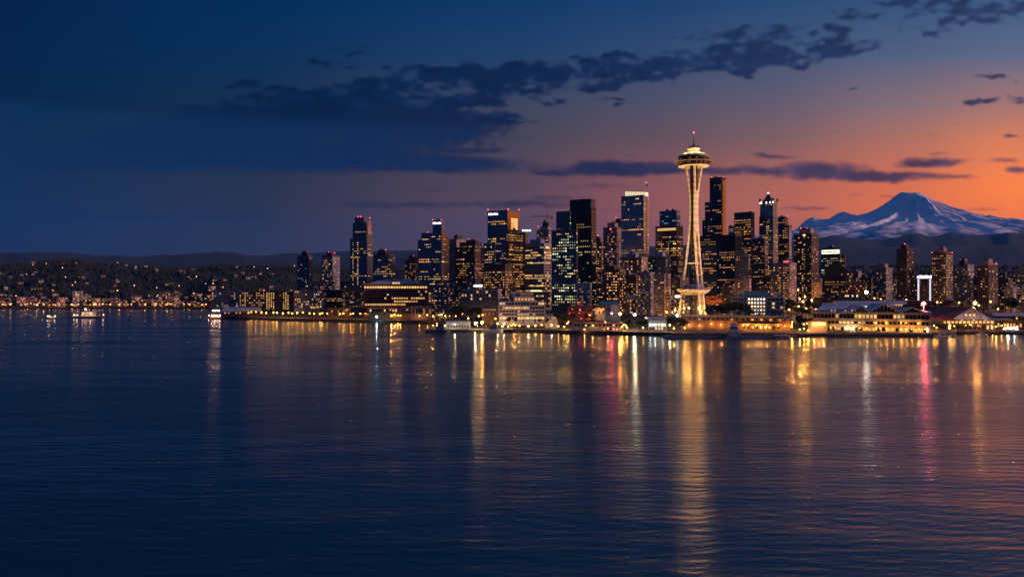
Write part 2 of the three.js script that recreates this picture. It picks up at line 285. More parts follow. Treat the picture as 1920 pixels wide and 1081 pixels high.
{
  // Water: ripples from many small waves in two tiling height fields of different size; smooth and ruffled lanes in the roughness.
  const N = 1024;
  const waves = (count, kmin, kmax, rng, aniso) => [...Array(count)].map(() => { const k = kmin * Math.pow(kmax / kmin, rng()), t = (rng() - 0.5) * 2 * aniso + Math.PI / 2; return [Math.round(Math.cos(t) * k), Math.round(Math.sin(t) * k), rng() * 6.283, 1 / Math.pow(k, 1.25)]; });
  const field = (list, n) => {
    const h = new Float32Array(n * n), sn = new Float32Array(n), cs = new Float32Array(n);
    for (let i = 0; i < n; i++) { sn[i] = Math.sin(i / n * 2 * Math.PI); cs[i] = Math.cos(i / n * 2 * Math.PI); }
    for (const [a, b, ph, w] of list) { const sp = Math.sin(ph), cp = Math.cos(ph); for (let y = 0; y < n; y++) for (let x = 0; x < n; x++) { const q = (((a * x + b * y) % n) + n) % n; h[y * n + x] += w * (sn[q] * cp + cs[q] * sp); } }
    let lo = Infinity, hi = -Infinity; for (const v of h) { if (v < lo) lo = v; if (v > hi) hi = v; }
    return h.map((v) => (v - lo) / (hi - lo));
  };
  const bump = field(waves(110, 12, 140, rnd, 0.62), N);
  const toTex = (h, n, metres) => { const d = new Float32Array(n * n * 4); for (let i = 0; i < n * n; i++) { d[i * 4] = d[i * 4 + 1] = d[i * 4 + 2] = h[i]; d[i * 4 + 3] = 1; } const t = new THREE.DataTexture(d, n, n, THREE.RGBAFormat, THREE.FloatType); t.wrapS = t.wrapT = THREE.RepeatWrapping; t.magFilter = t.minFilter = THREE.LinearFilter; t.repeat.set(1 / metres, 1 / metres); t.needsUpdate = true; return t; };
  const swell = field(waves(60, 6, 60, rnd, 0.5), 512), nd = new Uint8Array(512 * 512 * 4);
  for (let y = 0; y < 512; y++) for (let x = 0; x < 512; x++) {
    const at = (i, j) => swell[((j + 512) % 512) * 512 + ((i + 512) % 512)], k = 1.6 * 512 / 240;      // 1.6 m from trough to crest at most, over 240 m
    const dx = (at(x + 1, y) - at(x - 1, y)) / 2 * k, dy = (at(x, y + 1) - at(x, y - 1)) / 2 * k, l = Math.hypot(dx, dy, 1), o = (y * 512 + x) * 4;
    nd[o] = (0.5 - 0.5 * dx / l * 4) * 255; nd[o + 1] = (0.5 - 0.5 * dy / l * 4) * 255; nd[o + 2] = 255; nd[o + 3] = 255;
  }
  const nt = new THREE.DataTexture(nd, 512, 512); nt.wrapS = nt.wrapT = THREE.RepeatWrapping; nt.magFilter = nt.minFilter = THREE.LinearFilter; nt.repeat.set(1 / 240, 1 / 240); nt.needsUpdate = true;
  const lanes = tex(1024, (u, v) => { const a = tileNoise(u, v * 1, 5, 4), b = tileNoise((u * 1 + 0.2 * a) % 1, (v * 6) % 1, 6, 3); return 0.7 + 0.3 * sstep(0.38, 0.66, 0.45 * a + 0.55 * b); }, false, 1500);
  const water = new THREE.MeshPhysicalMaterial({ color: rgb(0.004, 0.036, 0.066), roughness: 0.225, roughnessMap: lanes, ior: 1.33, bumpMap: toTex(bump, N, 74), bumpScale: 0.125, normalMap: nt, normalScale: new THREE.Vector2(0.045, 0.045), anisotropy: 0.6, anisotropyRotation: Math.PI / 2 });
  const g = new THREE.BufferGeometry(), X = 9000, Z0 = 600, Z1 = -4000;
  g.setAttribute('position', new THREE.Float32BufferAttribute([-X, 0, Z0, X, 0, Z0, X, 0, Z1, -X, 0, Z1], 3));
  g.setAttribute('normal', new THREE.Float32BufferAttribute([0, 1, 0, 0, 1, 0, 0, 1, 0, 0, 1, 0], 3));
  g.setAttribute('uv', new THREE.Float32BufferAttribute([-X, -Z0, X, -Z0, X, -Z1, -X, -Z1], 2)); g.setIndex([0, 1, 2, 0, 2, 3]);
  structure(mesh('water', g, water, scene));
}
// Distant hills: long ridges with a rounded front, at their real distance.
function hills(name, d, profile, depth, m, rough, sd) {
  const cols = 360, rows = 14, p = [], uv = [], idx = [];
  for (let i = 0; i <= cols; i++) {
    const px = lerp(-700, 2700, i / cols);
    for (let j = 0; j <= rows; j++) {
      const t = j / rows, dd = d - depth + depth * 1.5 * t, k = t < 0.667 ? sstep(0, 0.667, t) : sstep(1.3, 0.667, t);
      const top = dirY(table(profile, px), d), n = fbm(px / 38 + sd, dd / (depth * 0.22) + sd, 5) - 0.5;
      p.push(dirX(px, d) * (dd / d), Math.max(top * k, 1) + n * rough * top * (0.25 + 0.75 * k) - 2, -dd); uv.push(px * 10, dd);
      if (i && j) { const a = (i - 1) * (rows + 1) + j - 1, b = a + rows + 1; idx.push(a, b, a + 1, b, b + 1, a + 1); }
    }
  }
  const g = new THREE.BufferGeometry(); g.setAttribute('position', new THREE.Float32BufferAttribute(p, 3)); g.setAttribute('uv', new THREE.Float32BufferAttribute(uv, 2)); g.setIndex(idx); g.computeVertexNormals();
  return structure(mesh(name, g, m, scene));
}
const forestMat = wallMat(0.034, 0.062, 0.08);
hills('hills', 8200, [[-700, 484], [0, 474], [60, 472], [150, 476], [250, 480], [330, 478], [390, 473], [440, 474], [500, 481], [560, 484], [700, 482], [900, 478], [1300, 476], [1480, 470], [1600, 466], [1700, 462], [1800, 464], [1920, 458], [2700, 455]], 2200, forestMat, 0.1, 3);
hills('hills', 12500, [[-700, 492], [300, 488], [480, 480], [560, 474], [700, 471], [860, 468], [1100, 464], [1280, 460], [1400, 456], [1490, 453], [1540, 444], [1570, 441], [1610, 446], [1655, 449], [1690, 444], [1720, 438], [1750, 443], [1785, 437], [1830, 442], [1875, 438], [1893, 433], [1910, 438], [2200, 436], [2700, 440]], 3000, forestMat, 0.07, 11);
{
  // The snow mountain: a volcano cone in polar cells, ridges and gullies by direction, rock where it is steep or blown bare.
  const D = 22000, S = D / F, cx = dirX(1707, D), cz = -D, base = 0;
  const prof = [[0, 174], [12, 175], [17, 178], [22, 175.5], [42, 161], [70, 143.5], [100, 131], [130, 123], [175, 114], [230, 106], [300, 98], [420, 80], [560, 40], [640, 0]];
  const NA = 420, NR = 150, p = [], col = [], idx = [];
  const snow = [0.86, 0.86, 0.9], rock = [0.1, 0.09, 0.1];
  for (let j = 0; j <= NR; j++) {
    const r = 640 * Math.pow(j / NR, 1.7);
    for (let i = 0; i < NA; i++) {
      const a = i / NA * 2 * Math.PI, x = Math.sin(a) * r, z = -Math.cos(a) * r;      // z < 0 behind
      const side = x < 0 ? 1.06 : 0.97;
      let h = table(prof, r * side);
      const ca = Math.cos(a) * 3.2, sa = Math.sin(a) * 3.2, grow = sstep(16, 75, r) * sstep(640, 300, r);
      const ridged = (s, k, lr) => 1 - Math.abs(2 * fbm(ca * k + s, sa * k + Math.log(r + 8) * lr, 3) - 1);
      h += grow * (9 * (ridged(3, 1, 0.35) - 0.72) + 7 * (ridged(8, 2.4, 0.5) - 0.7) + 3.4 * (ridged(5, 6, 0.8) - 0.7));
      h += sstep(20, 110, r) * sstep(640, 250, r) * (11 * (fbm(x / 34 + 5, z / 34 + 8, 5) - 0.5) + 3 * (fbm(x / 9, z / 9, 3) - 0.5));
      // the spur that parts the shaded from the sunlit side, running down towards the viewer
      const spur = Math.exp(-Math.pow((x - 8 + 0.24 * Math.max(0, z - 20)) / 13, 2)) * sstep(22, 60, z) * sstep(210, 80, z);
      h += 8 * spur;
      for (const [bx, bz, bh, bw] of [[-17, 0, 2.5, 11], [14, 0, 3.5, 8], [-32, 4, 3, 10], [-189, 0, 20, 20], [-128, -2, 17, 20], [-160, 8, 9, 18], [163, 0, 9, 18], [190, 5, 8, 14], [212, 0, 9, 22]]) h += bh * Math.exp(-((x - bx) ** 2 + (z - bz) ** 2) / (bw * bw));
      const q = fbm(x / 13 + 2, z / 13 + 4, 4), q2 = fbm(ca * 6 + 4, sa * 6 + r * 0.01, 4);
      const bare = clamp(0.45 * sstep(0.57, 0.72, q2 * 0.55 + q * 0.45) + sstep(100, 72, h) * sstep(0.45, 0.62, q));
      p.push(cx + x * S, base + h * S + EYE, cz + z * S);
      for (let k = 0; k < 3; k++) col.push(lerp(snow[k], rock[k], bare * 0.9));
      if (j) { const b = (i + 1) % NA, A = (j - 1) * NA + i, B = (j - 1) * NA + b, Cc = j * NA + i, Dd = j * NA + b; idx.push(A, Cc, B, B, Cc, Dd); }
    }
  }
  const g = new THREE.BufferGeometry(); g.setAttribute('position', new THREE.Float32BufferAttribute(p, 3)); g.setAttribute('color', new THREE.Float32BufferAttribute(col, 3)); g.setIndex(idx); g.computeVertexNormals();
  // face up
  if (g.attributes.normal.getY(NA * 40) < 0) { const ix = g.index.array; for (let i = 0; i < ix.length; i += 3) { const t = ix[i]; ix[i] = ix[i + 1]; ix[i + 1] = t; } g.computeVertexNormals(); }
  structure(mesh('snow_mountain', g, new THREE.MeshStandardMaterial({ vertexColors: true, roughness: 0.9 }), scene));
}
// Trees of the far wooded ridge, which read as one mass.
{
  const mb = new MB();
  for (const [y0, y1, w] of [[1, 7, 5.2], [4, 10, 4], [7.5, 13, 2.6]]) { const f = [...Array(6)].map((_, i) => [Math.cos(-i / 6 * 6.283) * w / 2, Math.sin(-i / 6 * 6.283) * w / 2]); mb.prism(f, y0, y1, f.map(() => [0, 0]), false); }
  const g = new THREE.BufferGeometry(); g.setAttribute('position', new THREE.Float32BufferAttribute(mb.p, 3)); g.setAttribute('normal', new THREE.Float32BufferAttribute(mb.n, 3));
  const spots = [];
  for (let k = 0; k < 26000 && spots.length < 11000; k++) {
    const px = rnd() < 0.62 ? rr(-120, 620) : rr(620, 2050), d = rr(px < 400 ? 2000 : 1950, 3250);
    if (fbm(px / 16, d / 120, 3) < 0.42 && d < 2950) continue;
    spots.push([px, d]);
  }
  const im = new THREE.InstancedMesh(g, M.needles, spots.length), m = new THREE.Matrix4(), q = new THREE.Quaternion(), up = new THREE.Vector3(0, 1, 0);
  spots.forEach(([px, d], i) => { const s = rr(0.55, 1.25), w = s * rr(1.2, 2.4); im.setMatrixAt(i, m.compose(new THREE.Vector3(dirX(px, d), groundH(px, d) - 1, -d), q.setFromAxisAngle(up, rnd() * 6.28), new THREE.Vector3(w, s, w))); });
  im.name = 'forest'; im.userData = { label: 'dark wood covering the low hills behind the city and across the water', category: 'forest', kind: 'stuff' }; im.castShadow = true;
  scene.add(im);
}

// ---------- towers ----------
// A footprint whose front corner stands at column xc: the left face runs to column x0, the right face to x1.
function footprint(d, x0, xc, x1, phi = 28, deep = 0.8) {
  const t0 = (x0 - CX) / F, tc = (xc - CX) / F, t1 = (x1 - CX) / F, C = [tc * d, d];
  const flat = x1 - xc < 0.5, psi = flat ? Math.atan(tc) + 0.004 : Math.atan(t1) + phi * R, c = Math.cos(psi), s = Math.sin(psi);
  const w = (C[0] - t0 * d) / (c + t0 * s), l = flat ? w * deep : (t1 * d - C[0]) / (s - t1 * c);
  const A = [C[0] - w * c, d + w * s], B = [C[0] + l * s, d + l * c], D = [A[0] + l * s, A[1] + l * c];
  const f = [A, C, B, D].map(([x, z]) => [x, -z]);
  return { f, faces: [{ o: f[0], t: [c, s], n: [-s, c], len: w }, { o: f[1], t: [s, -c], n: [c, s], len: l }], flat };
}
const shrink = (f, k, kz = k) => { const cx = f.reduce((a, p) => a + p[0], 0) / f.length, cz = f.reduce((a, p) => a + p[1], 0) / f.length; return f.map(([x, z]) => [cx + (x - cx) * k, cz + (z - cz) * kz]); };
const onFace = (F0, u, out) => [F0.o[0] + F0.t[0] * u + F0.n[0] * out, F0.o[1] + F0.t[1] * u + F0.n[1] * out];
function faceQuad(mb, F0, u0, u1, y0, y1, out, uv) { const a = onFace(F0, u0, out), b = onFace(F0, u1, out); mb.quad([a[0], y0, a[1]], [b[0], y0, b[1]], [b[0], y1, b[1]], [a[0], y1, a[1]], uv); }
function faceBox(mb, F0, u0, u1, y0, y1, out, uv, back = -0.05) {
  const a = onFace(F0, u0, out), b = onFace(F0, u1, out), c = onFace(F0, u1, back), d = onFace(F0, u0, back);
  mb.quad([a[0], y0, a[1]], [b[0], y0, b[1]], [b[0], y1, b[1]], [a[0], y1, a[1]], uv);
  mb.quad([a[0], y1, a[1]], [b[0], y1, b[1]], [c[0], y1, c[1]], [d[0], y1, d[1]], uv);
  mb.quad([d[0], y0, d[1]], [c[0], y0, c[1]], [b[0], y0, b[1]], [a[0], y0, a[1]], uv);
  mb.quad([b[0], y0, b[1]], [c[0], y0, c[1]], [c[0], y1, c[1]], [b[0], y1, b[1]], uv);
  mb.quad([d[0], y0, d[1]], [a[0], y0, a[1]], [a[0], y1, a[1]], [d[0], y1, d[1]], uv);
}
const faceU = (F0, px) => { const t = (px - CX) / F, ox = F0.o[0], od = -F0.o[1]; return (t * od - ox) / (F0.t[0] + t * F0.t[1]); };
const WARMS = [0, 0, 0, 1, 1, 1, 2, 2, 7], YELLOW = [1, 1, 1, 2, 0], HOME = [0, 0, 7, 1, 1, 2, 2, 5], GREENISH = [3, 3, 1, 2, 3], AMBERS = [0, 0, 1, 0, 7];
function windows(fp, y0, y1, w, lit, dark, bandMB, d) {
  const fh = (w.fh ?? 3.9) * 0.9, fw = (w.fw ?? 3.6) * 0.86, wh = w.wh ?? 0.42, ww = w.ww ?? 0.6, tones = w.tones ?? WARMS, lv = w.lv ?? [2, 6];
  const floors = Math.max(1, Math.floor((y1 - y0 - (w.top ?? 1.5)) / fh)), fullRows = (w.rows ?? []).map((py) => Math.round((dirY(py, d) - y0) / fh - 0.5));
  const memory = new Map();
  fp.faces.forEach((F0, k) => {
    if (k && fp.flat) return;
    const n = Math.max(1, Math.floor(F0.len / fw)), m = (F0.len - n * fw) / 2;
    const colK = [...Array(n)].map(() => (w.s === 'resi' ? rr(0.35, 1.7) : 1)), colsLit = (w.cols ?? []).map((px) => Math.floor((faceU(F0, px) - m) / fw));
    for (let i = 0; i < floors; i++) {
      const yb = y0 + i * fh + fh * (1 - wh) / 2, yt = yb + fh * wh;
      const mood = memory.get(i) ?? (w.s === 'office' ? (rnd() < (w.full ?? 0.1) + 0.03 ? 0.85 : rnd() < 0.45 ? w.lit * 0.25 : w.lit * rr(0.7, 2.4)) : w.lit * 1.3); memory.set(i, mood);
      const high = w.fade ? lerp(1, w.fade, i / floors) : 1;
      let run = 0, tone = pick(tones), level = Math.floor(rr(lv[0], lv[1]));
      if (bandMB && w.band) faceBox(bandMB, F0, 0, F0.len, y0 + i * fh - fh * 0.14, y0 + i * fh + fh * 0.14, 0.28);
      for (let j = 0; j < n; j++) {
        let on;
        if (w.dead && k === w.dead - 1) on = rnd() < 0.03;
        else if (fullRows.includes(i)) on = rnd() < 0.93;
        else if (colsLit.includes(j) && i < floors - (w.colTop ?? 0)) on = rnd() < 0.82;
        else if (w.s === 'office') { if (run > 0) { run--; on = true; } else { on = rnd() < mood * high * 0.55; if (on) { run = Math.floor(rr(0, 4)); tone = pick(tones); level = Math.floor(rr(lv[0], lv[1])); } } }
        else on = rnd() < w.lit * colK[j] * high;
        if (w.s !== 'office' || rnd() < 0.3) { tone = pick(tones); level = clamp(Math.floor(lv[0] - 1 + (lv[1] - lv[0] + 2.6) * Math.pow(rnd(), 1.35)), 0, 7); }
        const u0 = m + (j + (1 - ww) / 2) * fw, u1 = u0 + ww * fw;
        if (on) faceQuad(lit, F0, u0, u1, yb, rnd() < 0.35 ? yb + (yt - yb) * rr(0.5, 0.9) : yt, 0.09, cellUV(tone, level));
        else if (w.dark !== false) faceQuad(dark, F0, u0, u1, yb, yt, 0.07);
      }
    }
    if (bandMB && w.fin) for (let j = 0; j <= n; j++) faceBox(bandMB, F0, m + j * fw - 0.22, m + j * fw + 0.22, y0, y1 - 0.4, 0.34);
  });
}
const litHouse = new Map();
function tower(name, label, d, masses, extra = {}) {
  const first = masses[0], pc = first.x[1], g = groundH(pc, d) - 3, pos = [dirX(pc, d), g, -d];
  const o = thing(name, label, extra.cat ?? 'skyscraper', pos, extra.group);
  const tops = [], fps = [];
  masses.forEach((m, i) => {
    const dd = m.d ?? d, fp = footprint(dd, m.x[0], m.x[1], m.x[2], m.phi, m.deep), y1 = dirY(m.y, dd), y0 = m.on !== undefined ? tops[m.on] : m.bot !== undefined ? dirY(m.bot, dd) : g;
    tops.push(y1); fps.push(fp);
    const wall = new MB(pos), lit = new MB(pos), dark = new MB(pos), band = new MB(pos);
    const top = m.taper ? shrink(fp.f, m.taper, m.taperZ ?? m.taper) : fp.f;
    wall.prism(fp.f, y0, y1, top);
    wall.build(m.part ?? (i ? 'setback' : 'wall'), m.m, o);
    if (m.parapet !== false && !m.taper) {
      const p = new MB(pos), out = shrink(fp.f, 1.012), inn = shrink(fp.f, 0.965), yy = y1 + 1.3;
      for (let e = 0; e < 4; e++) { const a = out[e], b = out[(e + 1) % 4], c = inn[(e + 1) % 4], q = inn[e]; p.quad([a[0], y1 - 1.2, a[1]], [b[0], y1 - 1.2, b[1]], [b[0], yy, b[1]], [a[0], yy, a[1]]); p.quad([a[0], yy, a[1]], [b[0], yy, b[1]], [c[0], yy, c[1]], [q[0], yy, q[1]]); p.quad([c[0], y1, c[1]], [q[0], y1, q[1]], [q[0], yy, q[1]], [c[0], yy, c[1]]); }
      p.build('parapet', m.pm ?? m.bm ?? m.m, o);
    }
    if (m.w) windows(fp, y0 + (m.w.from ?? 0), y1, m.w, lit, dark, band, dd);
    const nu = m.units ?? (i === masses.length - 1 && !m.taper ? 2 : 0);
    if (nu) { const u = new MB(pos); for (let k = 0; k < nu; k++) { const s = shrink(fp.f, 0.6), a = rnd(), b = rnd(), X = lerp(lerp(s[0][0], s[1][0], a), lerp(s[3][0], s[2][0], a), b), Z = lerp(lerp(s[0][1], s[1][1], a), lerp(s[3][1], s[2][1], a), b); u.box(X, y1, Z, rr(3, 7), rr(1.6, 4), rr(3, 6), rnd()); } u.build('roof_unit', M.trim, o, 'stuff'); if (i && rnd() < 0.6) { const a = new MB(pos), s = shrink(fp.f, 0.3)[i % 4]; a.bar([s[0], y1, s[1]], [s[0], y1 + rr(5, 11), s[1]], 0.5, 0.2, 5); a.build('roof_mast', M.darkSteel, o); } }
    band.build('facade_trim', m.bm ?? M.trim, o, 'stuff');
    dark.build('dark_window', M.pane, o, 'stuff');
    lit.build('lit_window', litMat, o, 'stuff');
  });
  for (const b of extra.beacons ?? []) { const s = mesh('beacon_lamp', beaconGeo, RED_LAMP, o); const dd = b[2] ?? d + 4; s.position.set(dirX(b[0], dd) - pos[0], dirY(b[1], dd) - pos[1], -dd - pos[2]); if (b[3]) s.scale.setScalar(b[3]); const p = new MB(pos); p.bar([dirX(b[0], dd), dirY(b[1], dd) - 5, -dd], [dirX(b[0], dd), dirY(b[1], dd), -dd], 0.3); p.build('beacon_mast', M.darkSteel, o); }
  for (const s of extra.signs ?? []) {                                        // a dark panel with glowing letter blocks on the left face of mass s.on
    const F0 = fps[s.on ?? 0].faces[s.face ?? 0], dd = masses[s.on ?? 0].d ?? d, u0 = faceU(F0, s.x[0]), u1 = faceU(F0, s.x[1]), y0 = dirY(s.y[1], dd), y1 = dirY(s.y[0], dd), b = new MB(pos), l = new MB(pos);
    faceBox(b, F0, u0 - 0.3, u1 + 0.3, y0 - 0.3, y1 + 0.3, 0.5); b.build('sign_panel', M.darkSteel, o);
    let u = u0; while (u < u1 - 0.5) { const w = Math.min(rr(1, 2.3), u1 - u), low = rnd() < 0.5 ? 0.25 * (y1 - y0) : 0; faceBox(l, F0, u, u + w, y0, y1 - low, 0.75, undefined, 0.52); u += w + 0.32; }
    l.build('sign_letters', s.m ?? WHITE_SIGN, o);
  }
  extra.more?.(o, pos, fps, tops);
  return o;
}
const beaconGeo = new THREE.SphereGeometry(0.7, 8, 6);
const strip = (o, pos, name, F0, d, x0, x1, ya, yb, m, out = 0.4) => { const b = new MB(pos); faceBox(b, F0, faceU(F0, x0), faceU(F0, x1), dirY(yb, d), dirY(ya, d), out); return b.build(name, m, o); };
const LIT_BAND = roomMat(1, 5), LIT_GOLD = glow(1, 0.5, 0.13, 0.8), LIT_CROWN = glow(1, 0.78, 0.45, 0.95), TEAL_CROWN = roomMat(6, 1);

tower('slim_tower', 'slim dark blue tower with one red roof lamp, leftmost of the city towers', 1500, [
  { x: [557, 578, 586], y: 480, m: M.navyGlass, w: { s: 'resi', lit: 0.09, tones: HOME, lv: [2, 4], fw: 3.4, fh: 3.8 }, bm: M.trim }, { x: [565, 575, 579], y: 473, on: 0, m: M.darkStone, part: 'penthouse' }], { beacons: [[571, 471, 1508, 1.5]], more: (o, p, f) => strip(o, p, 'painted_glow_strip', f[0].faces[1], 1503, 578.6, 580, 482, 560, M.pinkStone, 0.5) });  // pink strip paints the warm afterglow on the right face
tower('apartment_tower', 'grey apartment tower with scattered yellow windows, second city tower from the left', 1480, [
  { x: [603, 623, 637], y: 480, m: M.greyStone, w: { s: 'resi', lit: 0.36, tones: YELLOW, lv: [2, 5], fw: 3.6, fh: 4 }, bm: M.trim, units: 2 }, { x: [612, 621, 628], y: 474, on: 0, m: M.darkStone, part: 'penthouse' }], { beacons: [[616, 472.5], [627, 474]] });
tower('stepped_glass_tower', 'tall stepped dark blue glass tower with red roof light and columns of yellow windows', 1400, [
  { x: [656, 688, 699], y: 448, m: M.blueGlass, w: { s: 'office', lit: 0.16, full: 0.04, tones: YELLOW, lv: [3, 6], fw: 3.4, fh: 3.8, cols: [662, 671], dark: false, band: true }, bm: M.trim },
  { x: [661, 687.5, 698], y: 419, on: 0, m: M.blueGlass, w: { s: 'office', lit: 0.1, full: 0, tones: HOME, lv: [2, 5], fw: 3.4, fh: 3.8, dark: false, band: true }, bm: M.trim },
  { x: [665, 682, 688], y: 408.5, on: 1, m: M.navyGlass, part: 'penthouse' }], { beacons: [[671, 406], [676, 406], [693, 408.5]], more: (o, p, f) => strip(o, p, 'painted_glow_strip', f[1].faces[1], 1404, 689, 694.5, 413, 440, M.pinkStone, 0.5) });  // pinkish strip: sun tint of the right face put into colour
tower('office_tower', 'low dark tower with a lit top floor joined to the tall stepped glass tower', 1340, [
  { x: [699, 728, 740], y: 477, m: M.navyGlass, w: { s: 'office', lit: 0.12, full: 0, rows: [479, 514], tones: YELLOW, lv: [3, 6], fw: 3.4, fh: 4, dark: false, band: true } }, { x: [708, 722, 729], y: 470, on: 0, m: M.darkStone, part: 'penthouse' }], { beacons: [[723, 468, 1350, 0.8]] });
tower('apartment_tower', 'small stepped apartment tower with warm windows, behind the wide brick office', 1440, [
  { x: [759, 777, 786], y: 488, m: M.brown, w: { s: 'resi', lit: 0.42, tones: AMBERS, lv: [2, 5], fw: 3.4, fh: 3.6 } }, { x: [766, 776, 782], y: 482, on: 0, m: M.brown, part: 'penthouse' }], { beacons: [[775, 479, 1446, 0.7]] });
tower('glass_tower', 'dark blue glass tower with a raised crown carrying a white sign', 1240, [
  { x: [783, 828, 842], y: 450, m: M.blueGlass, w: { s: 'office', lit: 0.15, full: 0.02, rows: [492, 517, 521], tones: YELLOW, lv: [3, 6], fw: 3.6, fh: 4, dark: false, band: true } },
  { x: [790, 827.6, 841], y: 437, on: 0, m: M.blueGlass, w: { s: 'office', lit: 0.12, full: 0, tones: YELLOW, lv: [3, 6], fw: 3.6, fh: 4, dark: false, band: true } },
  { x: [811, 828, 832], y: 414, on: 1, m: M.blueGlass, part: 'crown' }], { signs: [{ on: 2, x: [812, 827.3], y: [416, 419.5] }], beacons: [[811, 412, 1244, 0.8], [827, 412, 1244, 0.8], [802, 435, 1244, 0.7]], more: (o, p, f) => strip(o, p, 'painted_glow_strip', f[1].faces[1], 1243, 828.6, 831, 439, 470, M.goldLitGlass, 0.5) });  // gold strip painted in for the orange sunlight on the right face
tower('concrete_tower', 'pale pinkish concrete tower with a blank left side, left of the dark brown office block', 1400, [
  { x: [842, 856, 880], y: 449, m: M.pinkStone, phi: 35, w: { s: 'resi', lit: 0.42, dead: 1, tones: AMBERS, lv: [2, 4], fw: 3.6, fh: 3.8 } }, { x: [851, 857, 866], y: 442, on: 0, m: M.darkStone, part: 'penthouse' }], { beacons: [[879, 447.5, 1404, 0.7]] });
tower('office_block', 'dark brown stepped office block full of small amber windows', 1290, [
  { x: [854, 888, 913], y: 464, m: M.darkBrown, w: { s: 'office', lit: 0.34, full: 0.04, tones: AMBERS, lv: [2, 5], fw: 3.5, fh: 3.8 }, bm: M.brownTrim }, { x: [862, 889, 903], y: 455, on: 0, m: M.darkBrown, w: { s: 'office', lit: 0.2, full: 0, tones: AMBERS, lv: [2, 4], fw: 3.5, fh: 3.8 } }, { x: [874, 889, 897], y: 451, on: 1, m: M.darkBrown, part: 'penthouse' }]);
tower('gold_top_tower', 'blue glass tower with a golden lit right top and white sign at its left corner', 1240, [
  { x: [914, 951, 974], y: 395, m: M.blueGlass, phi: 32, w: { s: 'office', lit: 0.2, full: 0.02, rows: [411, 415], tones: YELLOW, lv: [3, 6], fw: 3.6, fh: 4, dark: false, top: 12, band: true } },
  { x: [949, 953, 984], y: 431, d: 1226, phi: 34, m: M.brownGlass, part: 'wing', w: { s: 'office', lit: 0.5, full: 0.22, rows: [438, 443, 447], tones: AMBERS, lv: [3, 6], fw: 3.4, fh: 3.9, dark: false, band: true }, bm: M.brownTrim }],
  { signs: [{ x: [916.5, 934], y: [397.5, 401.5] }], beacons: [[915, 393], [953, 392, 1240], [973, 393]], more: (o, p, f) => { strip(o, p, 'gold_panel', f[0].faces[1], 1245, 952, 973.4, 396, 430, M.goldLitGlass, 0.3); const l = new MB(p), F0 = f[0].faces[1]; for (let i = 0; i < 7; i++) faceBox(l, F0, faceU(F0, 958), faceU(F0, 970), dirY(411.5 + i * 3.7, 1250), dirY(408.6 + i * 3.7, 1250), 0.6); l.build('lit_window', LIT_BAND, o); } });
{ // the bright sign on a rooftop frame right of the gold-topped tower
  const o = tower('narrow_block', 'narrow brown block carrying a bright white roof sign, right of the gold topped tower', 1255, [{ x: [974, 985, 990], y: 437, m: M.brown, w: { s: 'resi', lit: 0.12, tones: AMBERS, lv: [2, 4], fw: 3.4, fh: 3.9 }, bm: M.brownTrim }], { cat: 'office building', more: (o, p) => {
    const l = new MB(p), f = new MB(p), x0 = dirX(979, 1255), x1 = dirX(995.5, 1255), y0 = dirY(433.5, 1255), y1 = dirY(430.5, 1255);
    for (let i = 0; i < 7; i++) l.box(lerp(x0, x1, (i + 0.5) / 7), y0, -1254, (x1 - x0) / 7 - 0.2, (y1 - y0) * (i % 2 ? 0.85 : 1), 0.5);
    f.bar([x0, y0 - 0.4, -1254.3], [x1, y0 - 0.4, -1254.3], 0.5); for (let i = 0; i < 3; i++) f.bar([lerp(x0, x0 + 7, i / 2), y0 - 7, -1254.3], [lerp(x0, x0 + 7, i / 2), y0 - 0.4, -1254.3], 0.4);
    l.build('sign_letters', WHITE_SIGN, o); f.build('sign_frame', M.darkSteel, o);
  } });
}
tower('glass_block', 'short dark block with few bright yellow windows, at the gold topped tower foot', 1205, [{ x: [907, 928, 929], y: 457, m: M.navyGlass, w: { s: 'office', lit: 0.5, full: 0.25, tones: YELLOW, lv: [3, 6], fw: 3.6, fh: 4, dark: false } }], { cat: 'office building' });
tower('grid_office', 'broad brown office with a dense grid of lit amber windows below the gold topped tower', 1130, [
  { x: [906, 947, 962], y: 496, m: M.brown, w: { s: 'grid', lit: 0.72, tones: AMBERS, lv: [2, 5], fw: 3.4, fh: 3.7, top: 7, band: true, fin: true }, bm: M.darkBrown, units: 3 }], { cat: 'office building' });
tower('pale_grid_tower', 'pale banded tower with rows of yellow windows, left of the twin dark tower', 1140, [
  { x: [984, 1020, 1034], y: 457, m: M.paleStone, w: { s: 'office', lit: 0.26, full: 0.12, rows: [519, 543, 547], tones: YELLOW, lv: [3, 6], fw: 3.3, fh: 3.8, wh: 0.55, ww: 0.86, band: true }, bm: M.paleTrim, units: 3 }, { x: [994, 1014, 1021], y: 450, on: 0, m: M.paleBlue, part: 'penthouse' }]);
tower('domed_tower', 'grey tower with a stepped top under the red construction crane', 1290, [
  { x: [1006, 1029, 1040], y: 432, m: M.greyStone, w: { s: 'resi', lit: 0.45, rows: [434], tones: YELLOW, lv: [2, 5], fw: 3.6, fh: 4 }, bm: M.trim }, { x: [1010, 1028, 1036], y: 424, on: 0, m: M.greyStone, taper: 0.7 }, { x: [1017, 1027, 1030], y: 417, bot: 424.2, m: M.darkStone, part: 'penthouse' }], { beacons: [[1009, 424.5, 1294, 0.7], [1028, 416, 1296, 0.7]] });
